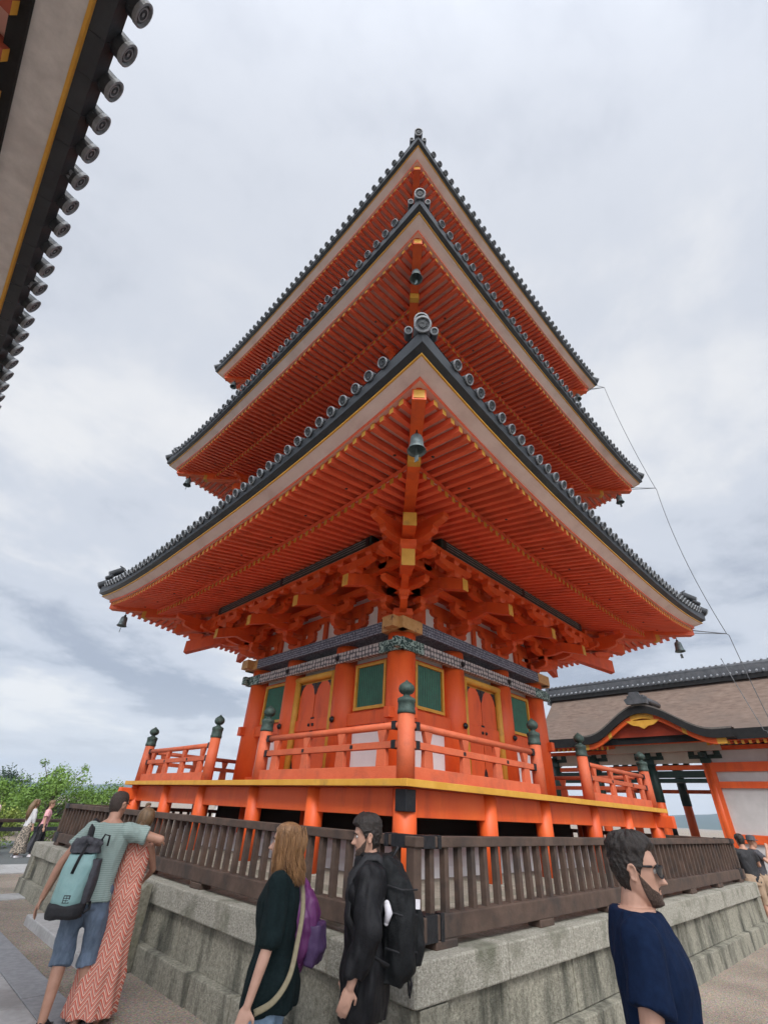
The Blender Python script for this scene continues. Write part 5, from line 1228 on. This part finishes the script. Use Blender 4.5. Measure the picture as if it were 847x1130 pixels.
b = MB(); b.tube(spline(((.13, .04, 1.44), (.11, -.085, 1.41), (.03, -.150, 1.27), (-.08, -.165, 1.10), (-.17, -.16, .97), (-.235, -.10, .88), (-.26, .0, .83))), .016, 8, squash=.3)
tag(b.build('bag_strap', mat('olive_canvas_strap', (.20, .17, .10), .8, (.26, .22, .14), 40, 4, .2, 120), M=J3['M']), 'olive shoulder strap crossing the back of the blonde woman', 'strap')

r4, J4 = person('woman in a purple jacket mostly hidden behind the blonde woman', (-6.785, -5.285), (-.55, .83), 1.62, female=True, arms={-1: [(-.2, .0, 1.14), (-.2, .08, .90)], 1: [(.21, .0, 1.14), (.22, .1, .92)]}, vox=.008)
shell(J4, r4, 'white_shirt', WCLOTH, .80, 1.42, .020, .0, fold=.02)
def hump(b): ell(b, (.05, -.10, 1.12), (.20, .19, .30)); ell(b, (.05, -.03, 1.30), (.19, .17, .18))
shell(J4, r4, 'purple_jacket', PURPLE, .95, 1.46, .04, 1.8, fold=.04, sleeve_r=1.05, extra=hump)
b = MB(); loft(b, [(.08, -.27, .90, .13, .06, 3), (.08, -.29, 1.0, .14, .08, 3), (.08, -.27, 1.16, .13, .07, 3)]); tag(fused(b, 'shoulder_bag', PURPLE2, None, .01, 4, .02, M=J4['M']), 'dark violet soft bag against the back of the purple jacket', 'bag')
trousers(J4, r4, 'trousers', mat('dark_navy_trousers', (.010, .012, .025), .9, (.018, .02, .038), 30), .1); shoes(J4, r4, BLKCLOTH); short_hair(J4, r4, HAIRB, .03, .01, nape=-.11)
b = MB(); b.box((.22, -.16, 1.20), (.10, .012, .15), 0, Matrix.Rotation(R(25), 3, 'Z') @ Matrix.Rotation(R(20), 3, 'Y')); tag(b.build('folded_leaflet', WCLOTH, M=J4['M']), 'folded white leaflet sticking out beside the purple jacket', 'leaflet')

r5, J5 = person('dark haired man in long black jacket wearing a black backpack', (-6.75, -6.20), (-.74, .67), 1.825, arms={-1: [(-.25, -.01, 1.14), (-.25, .08, .89), (1, .1, 0), .6], 1: [(.25, 0, 1.14), (.26, .08, .90)]}, head_pitch=-6, head_yaw=4, vox=.006, skin=SKIN)
shell(J5, r5, 'jacket', BLKJKT, .70, 1.50, .034, 1.86, fold=.045, sleeve_r=1.0, flare=.02, fscale=6)
b = MB(); loft(b, [(0, -.005, 1.44, .085, .085), (0, .0, 1.50, .077, .078), (0, .005, 1.525, .075, .076)]); fused(b, 'collar', BLKJKT, r5, .007, 3, .01, M=J5['M'])
trousers(J5, r5, 'trousers', BLKCLOTH, .1, 1.0, .016); shoes(J5, r5, BLKCLOTH)
short_hair(J5, r5, HAIRB, .022, .016, .0, seed=2)
def beard(th_, lo=-.125):
    def ex(t, z, th):
        zl = float(np.interp(t, [0, .28, .45, .9, 1.3, 1.45], [-.047, -.046, -.062, -.050, -.018, .0]))
        mk = smooth01((zl - z) / .012 + .5) * smooth01((1.52 - t) / .12)
        lip = ga(z, -.0635, .0085) * ga(t, 0, .30)
        return -.012 + mk * (1 - min(1, 1.3 * lip)) * (.012 + th_ * (1 + .5 * NZ.noise(Vector((th * 12, z * 90, 3)))))
    return ex
b = MB(); head_mesh(b, J5['M'] @ J5['HM'], beard(.005), True, 96, list(np.linspace(-.122, .02, 60))); b.build('beard', BEARD, r5)
def eyes(J, root):
    M = J['M'] @ J['HM']
    for s_ in (-1, 1):
        b = MB(); ell(b, M @ Vector((s_ * .031, .074, .011)), (.0105,) * 3); e_ = b.build('eye', MATS.get('eye_white') or mat('eye_white', (.6, .58, .55), .3), root)
        b = MB(); ell(b, M @ Vector((s_ * .031, .0815, .011)), (.005,) * 3); b.build('iris', BLACK, e_)
        b = MB(); b.tube([M @ head_pt(s_ * t, z, .004) for t, z in ((.16, .027), (.32, .034), (.5, .030), (.62, .022))], [.003, .0045, .004, .002], 6); b.build('eyebrow', HAIRB, root)
for J, r_ in ((J5, r5), (J3, r3), (J2, r2), (J1, r1), (J4, r4)): eyes(J, r_)
p5 = thing('backpack', 'large black hiking backpack worn by the bearded man in the long black jacket', 'backpack', tuple(J5['M'] @ Vector((0, -.3, .86))))
b = MB(); loft(b, [(0, -.24, .84, .13, .085, 3), (0, -.28, .90, .155, .125, 3), (0, -.29, 1.05, .165, .14, 3), (0, -.275, 1.22, .16, .13, 3), (0, -.25, 1.36, .145, .11, 3), (0, -.215, 1.45, .12, .08, 3), (0, -.19, 1.49, .08, .05, 3)])
fused(b, 'pack_body', PACKB, p5, .009, 4, .035, 7, M=J5['M'] @ Matrix.Translation((0, .07, .03)))
b = MB(); loft(b, [(0, -.40, .92, .11, .05, 3), (0, -.425, 1.02, .12, .055, 3), (0, -.41, 1.16, .115, .05, 3), (0, -.38, 1.22, .1, .04, 3)]); fused(b, 'front_pocket', PACKB, p5, .009, 3, .02, 9, M=J5['M'] @ Matrix.Translation((0, .07, .03)))
b = MB(); limb(b, [(-.168, -.20, 1.14), (-.172, -.215, 1.19), (-.166, -.20, 1.235)], [.016, .026, .02]); b.build('bottle', WCLOTH, p5, M=J5['M'] @ Matrix.Translation((0, .07, .03)))
b = MB()
for s_ in (-1, 1): b.tube([Vector(q) for q in ((s_ * .10, -.20, 1.42), (s_ * .12, -.13, 1.475), (s_ * .13, -.05, 1.47), (s_ * .135, .055, 1.35), (s_ * .15, .055, 1.16), (s_ * .19, -.06, 1.0), (s_ * .14, -.22, .93))], .03, 8, squash=.35)
for z in (1.02, 1.2, 1.33): b.tube([(-.168, -.20, z), (-.175, -.30, z - .02), (-.13, -.41, z - .02)], .006, 5)
b.tube([(-.05, -.24, 1.47), (-.03, -.28, 1.53), (.03, -.28, 1.53), (.05, -.24, 1.47)], .009, 6)
for x in (-.10, -.05): b.tube([(x, -.36, .93), (x + .01, -.38, .84), (x + .03, -.37, .78), (x + .04, -.36, .86)], .006, 5)
islands(b, 'strap', BLKCLOTH, p5, M=J5['M'] @ Matrix.Translation((0, .07, .03)))
b = MB(); b.box((-.128, -.412, 1.235), (.012, .03, .05)); b.build('buckle', WCLOTH, p5, M=J5['M'] @ Matrix.Translation((0, .07, .03)))

# --- bearded man with sunglasses in front
r6, J6 = person('bearded man in sunglasses and a navy tee seen in right profile close by', (-6.95, -8.20), (.38, -.93), 1.815, arms={-1: [(-.25, -.02, 1.12), (-.26, .08, .88)], 1: [(.28, -.05, 1.12), (.30, .05, .88)]}, head_pitch=-3, head_yaw=-2, vox=.0045, build=1.17)
shell(J6, r6, 'navy_tee', NAVY, .82, 1.475, .018, .66, vox=.007, fold=.018, sleeve_r=1.1)
trousers(J6, r6, 'trousers', DENIM, .1, 1.0, .014); shoes(J6, r6, BLKCLOTH)
short_hair(J6, r6, HAIRB, .014, .024, .010, seed=9, rough_=.008)
b = MB(); head_mesh(b, J6['M'] @ J6['HM'], beard(.005), True, 160, list(np.linspace(-.122, .02, 90))); b.build('beard', BEARD, r6)
eyes(J6, r6)
M6 = J6['M'] @ J6['HM']; sg = bpy.data.objects.new('sunglasses', None); COL.objects.link(sg); sg.location = M6 @ Vector((0, .1, .01)); attach(sg, r6); sg.location = M6 @ Vector((0, .1, .01)); sg.matrix_parent_inverse = world_of(r6).inverted()
b = MB()
for s_ in (-1, 1):
    pts = [head_pt(s_ * t, .014, .0) for t in (.12, .3, .5, .62)]; lo = [(.012, .028), (.016, .030), (.016, .029), (.010, .026)]
    n0 = len(b.v); q = []
    for t, zb, zt in ((.14, .0, .028), (.24, -.010, .030), (.42, -.012, .031), (.58, -.008, .029), (.70, .004, .027)):
        a_ = head_pt(s_ * t, .018, .012, False); q += [(a_.x, a_.y + .010, zb), (a_.x, a_.y + .011, zt)]
    b.add([M6 @ Vector(p) for p in q], [(2 * i, 2 * i + 2, 2 * i + 3, 2 * i + 1) for i in range(4)], 0)
b.build('dark_lens', mat('dark_lens', (.012, .014, .018), .08, spec=.8), sg)
b = MB()
for s_ in (-1, 1):
    top = [];
    for t in (.06, .2, .42, .6, .72): a_ = head_pt(s_ * t, .02, .013, False); top.append(M6 @ Vector((a_.x, a_.y + .010, .030 if t > .1 else .024)))
    b.tube(top, .0032, 6)
    bot = []
    for t, zb in ((.14, .0), (.24, -.010), (.42, -.012), (.58, -.008), (.72, .006), (.73, .028)): a_ = head_pt(s_ * t, .018, .013, False); bot.append(M6 @ Vector((a_.x, a_.y + .010, zb)))
    b.tube(bot, .0022, 6)
    b.tube([M6 @ Vector((s_ * .066, .068, .027)), M6 @ Vector((s_ * .080, .04, .025)), M6 @ Vector((s_ * .083, -.01, .024)), M6 @ Vector((s_ * .082, -.035, .008))], [.005, .0042, .0035, .003], 6)
b.build('frame', BLACK, sg)

# --- small figures further off
GREYTEE = mat('pale_grey_cotton', (.42, .42, .43), .9, (.5, .5, .5), 20); PINKT = mat('pink_cotton', (.62, .30, .33), .9, (.70, .38, .40), 20)
TAN = mat('tan_cotton', (.30, .21, .14), .9, (.36, .26, .18), 20)
FLORAL = pattern_mat('patterned_skirt_cloth', (.05, .05, .045), (.36, .30, .24), 16, .9, 'noise', (.46, .56))
r7, J7 = person('man in black tee and tan shorts beyond the right end of the terrace', (5.95, -6.0), (.75, .65), 1.78, arms={-1: [(-.26, .08, 1.15), (-.16, .32, 1.18)], 1: [(.28, .06, 1.16), (.2, .3, 1.2)]}, vox=.011, skin=SKIN2)
shell(J7, r7, 'black_tee', BLKCLOTH, .84, 1.46, .02, .6, .012, .02); trousers(J7, r7, 'shorts', TAN, .45, 1.0, .02, .02, .015, .012); short_hair(J7, r7, HAIRB, .02, .01); shoes(J7, r7, BLKCLOTH)
r8, J8 = person('man in grey hat at the right edge behind the man in tan shorts', (7.0, -6.0), (.5, -.8), 1.76, arms={1: [(.3, .12, 1.22), (.12, .26, 1.5)]}, vox=.011, skin=SKIN2)
shell(J8, r8, 'dark_shirt', PACKG, .84, 1.46, .02, .6, .012, .02); trousers(J8, r8, 'trousers', TAN, .1, 1.0, .02, .02, 0, .012); shoes(J8, r8, BLKCLOTH)
b = MB(); b.lathe([(.155, .035), (.15, .05), (.10, .06), (.098, .12), (.06, .145), (0, .148)], (0, 0, 0), 20, 0, (J8['M'] @ J8['HM']).to_3x3()); b.v = [tuple(Vector(p) + (J8['M'] @ J8['HM']).translation) for p in b.v]; b.build('hat', PACKG, r8)
r9, J9 = person('woman in a pink top and black trousers by the far left end of the fence', (-4.35, 13.1), (.85, -.3), 1.66, female=True, vox=.012, legs={-1: [(-.13, .10, .49), (-.2, -.06, .085)], 1: [(.10, .0, .49), (.10, -.06, .085)]})
shell(J9, r9, 'pink_top', PINKT, .9, 1.44, .02, .7, .012, .02, sleeve_r=1.2); trousers(J9, r9, 'black_trousers', BLKCLOTH, .1, 1.0, .02, .02, 0, .012); short_hair(J9, r9, HAIRM, .02, .01); shoes(J9, r9, WCLOTH)
r10, J10 = person('long haired woman in a patterned long skirt standing left of the one in pink', (-4.85, 13.0), (.9, .2), 1.68, female=True, vox=.012)
shell(J10, r10, 'grey_top', GREYTEE, .9, 1.44, .02, 1.6, .012, .02)
b = MB(); loft(b, [(0, 0, .12, .27, .24), (0, 0, .5, .24, .19), (0, 0, .9, .19, .14), (0, 0, 1.04, .15, .11)]); fused(b, 'patterned_skirt', FLORAL, r10, .014, 3, .03, 6, M=J10['M'])
b = MB(); head_mesh(b, J10['M'] @ J10['HM'], long_cap, False, 40, list(np.linspace(-.122, .118, 30))); limb(b, [J10['M'] @ Vector(q) for q in ((0, -.06, 1.66), (0, -.12, 1.5), (0, -.13, 1.3), (0, -.12, 1.12))], [.08, .10, .09, .05]); b.build('hair', HAIRM, r10); shoes(J10, r10, WCLOTH)
r11, J11 = person('man in a pale top cut off by the left edge of the picture', (-6.05, 13.2), (-.5, -.6), 1.72, vox=.012)
shell(J11, r11, 'pale_top', mat('pale_pink_cotton', (.55, .42, .40), .9), .86, 1.46, .02, .7, .012, .02); trousers(J11, r11, 'white_trousers', WCLOTH, .1, 1.0, .02, .02, 0, .012); short_hair(J11, r11, HAIRB, .02, .01); shoes(J11, r11, BLKCLOTH)
for i, (x, y, lb, c, hd) in enumerate(((-1.85, 11.6, 'person in rust shirt far off, head above the left end of the fence', (.40, .16, .10), (-.3, -.9)), (-1.35, 11.9, 'person in a cream shirt far off, beside the one in rust above the fence', (.55, .42, .34), (.4, -.9)))):
    r_, J_ = person(lb, (x, y), hd, 1.70 + .03 * i, vox=.014); shell(J_, r_, 'shirt', mat('far_shirt_cloth_%s' % ('rust', 'cream')[i], c, .9), .84, 1.46, .02, .9, .014, .02); trousers(J_, r_, 'trousers', BLKCLOTH, .1, 1.0, .02, .02, 0, .014); short_hair(J_, r_, HAIRM, .02, .01); shoes(J_, r_, BLKCLOTH)

# ------------------------------------------------------------------ far left rail, trees, pale hall behind
hr = thing('handrail', 'dark timber handrail on slanted posts at the far left edge of the terrace', 'handrail', (-5.4, 13.6, 0))
b = MB(); b.beam((-7.5, 13.1, .98), (-3.2, 15.1, .98), .22, .10); b.build('top_rail', WOOD, hr, bevel=.01)
b = MB(); b.beam((-7.5, 13.12, .72), (-3.2, 15.12, .72), .10, .12); b.build('lower_rail', PACKG, hr)
for q in (.12, .45, .8):
    p = Vector((-7.5, 13.1, 0)).lerp(Vector((-3.2, 15.1, 0)), q); b = MB(); b.beam(p + Vector((-.1, .0, 0)), p + Vector((.05, .1, .95)), .16, .2); b.build('post', PACKG, hr, bevel=.01)
LEAVES = {}
def leafmat(name, a, c): m = mat(name, a, .6, c, .9, 6); m.node_tree.nodes['Principled BSDF'].inputs['Transmission Weight'].default_value = 0.0; return m
LG = leafmat('bright_maple_leaf', (.075, .155, .018), (.16, .27, .04)); LD = leafmat('dark_cedar_leaf', (.016, .045, .022), (.035, .075, .035)); LY = leafmat('yellow_green_leaf', (.14, .20, .03), (.24, .30, .06)); TRUNK = mat('tree_bark', (.06, .045, .035), .9, (.10, .08, .06), 8)
def tree(name, label, cat, loc, H, rad, m, seed, n=5200, leaf=.13, clumps=26, trunk_h=.35, group=None, wisp=0):
    rg = random.Random(seed); t = thing(name, label, cat, loc, group); x0, y0, z0 = loc
    b = MB(); b.tube([(x0, y0, z0 - .2), (x0 + .1, y0, z0 + H * .35), (x0 - .05, y0 + .1, z0 + H * .8)], [H * .035, H * .025, H * .006], 8)
    cs = []
    for i in range(clumps):
        a = rg.uniform(0, 2 * math.pi); q = rg.random() ** .6; zz_ = rg.uniform(trunk_h, 1.0); sh = math.sin(math.pi * min(1, (zz_ - trunk_h * .6) / (1.04 - trunk_h * .6))) ** .6
        c = Vector((x0 + math.cos(a) * rad * q * sh, y0 + math.sin(a) * rad * q * sh, z0 + H * zz_)); cs.append((c, rad * rg.uniform(.2, .42)))
        b.tube([(x0, y0, z0 + H * .3 + .3 * (c.z - z0 - H * .3) * .5), c], [H * .010, H * .003], 5)
    for i in range(wisp):
        a = rg.uniform(0, 6.28); c = Vector((x0 + math.cos(a) * rad * .5, y0 + math.sin(a) * rad * .5, z0 + H * rg.uniform(1.02, 1.16))); cs.append((c, rad * .12)); b.tube([(x0, y0, z0 + H * .7), c], [H * .008, H * .003], 5)
    b.build('trunk', TRUNK, t)
    b = MB(); per = n // len(cs)
    for c, r_ in cs:
        for j in range(int(per * min(1.5, (r_ / (rad * .3)) ** 1.6) + 6)):
            d = Vector((rg.gauss(0, 1), rg.gauss(0, 1), rg.gauss(0, .62))).normalized() * r_ * rg.random() ** .45; p = c + d
            nn = (Vector((rg.gauss(0, 1), rg.gauss(0, 1), rg.gauss(.8, .8)))).normalized(); u = nn.orthogonal().normalized(); v = nn.cross(u); s_ = leaf * rg.uniform(.6, 1.3)
            b.add([p - u * s_ * .5, p + v * s_ * .3, p + u * s_ * .5, p - v * s_ * .3], [(0, 1, 2, 3)])
    b.build('crown', m, t, recalc=False)
tree('maple_tree', 'bright green bushy maple beyond the fence at the far left', 'tree', (-2.2, 22.4, -1.0), 3.75, 2.0, LG, 3, wisp=3, n=9000, leaf=.11)
tree('maple_tree', 'light green leafy tree left of the bright maple, behind the long haired woman', 'tree', (-4.0, 24.5, -1.0), 3.2, 1.8, LG, 7, n=8000, leaf=.11)
tree('maple_tree', 'green tree at the right of the bright maple just above the fence end', 'tree', (0.3, 23.0, -1.0), 3.2, 1.9, LG, 13, n=8000, leaf=.11)
tree('cedar_tree', 'dark green cedar mass highest at the left edge of the picture', 'tree', (-1.4, 41.0, -2.0), 4.9, 2.6, LD, 5, n=8000, leaf=.17)
tree('cedar_tree', 'dark bluish cedar standing right of the darkest one', 'tree', (1.4, 42.0, -2.0), 4.3, 2.0, LD, 15, n=6000, leaf=.17)
tree('cedar_tree', 'dark cedar peeking out behind the bright maple', 'tree', (5.6, 43.0, -2.0), 4.0, 2.6, LD, 25, n=6000, leaf=.17)
tree('flowering_shrub', 'yellow green rounded shrub at the left edge below the dark cedars', 'shrub', (-5.3, 16.3, -.7), 2.0, 1.2, LY, 9, n=6000, leaf=.08, trunk_h=.15)
tree('flowering_shrub', 'low green shrub behind the far left handrail', 'shrub', (-3.4, 17.0, -.8), 1.9, 1.3, LG, 19, n=6000, leaf=.08, trunk_h=.15)
ph = thing('far_hall', 'distant pale roofed open hall glimpsed under the pagoda deck', 'hall', (11.5, 25.5, 0))
b = MB(); b.prism([(-4.2, 2.0), (0, 2.9), (4.2, 2.0), (4.2, 1.86), (-4.2, 1.86)], lambda a, z, d: (11.5 + a, 25.5 + d, z), -2, 2); b.build('roof', mat('pale_tin_roof', (.5, .52, .55), .6), ph)
for x in (-3.6, -1.8, 0, 1.8, 3.6):
    for y in (-1.7, 1.7): b = MB(); b.bb(11.5 + x - .1, 11.5 + x + .1, 25.5 + y - .1, 25.5 + y + .1, -.1, 1.9); b.build('post', WHITE, ph)
b = MB(); b.bb(7.8, 15.2, 23.7, 23.8, .3, .9); b.build('parapet', WHITE, ph)

# ------------------------------------------------------------------ air
hm = bpy.data.materials.new('haze_air'); hm.use_nodes = True; hn = hm.node_tree; hn.nodes.clear()
ho = hn.nodes.new('ShaderNodeOutputMaterial'); hv = hn.nodes.new('ShaderNodeVolumePrincipled'); hv.inputs['Color'].default_value = (.62, .76, .95, 1); hv.inputs['Density'].default_value = .00022; hv.inputs['Anisotropy'].default_value = .0
hn.links.new(hv.outputs[0], ho.inputs['Volume'])
b = MB(); b.bb(-4100, 4100, -4100, 4100, -12.0, 175.0); hz_o = b.build('haze', hm); hz_o['kind'] = 'stuff'
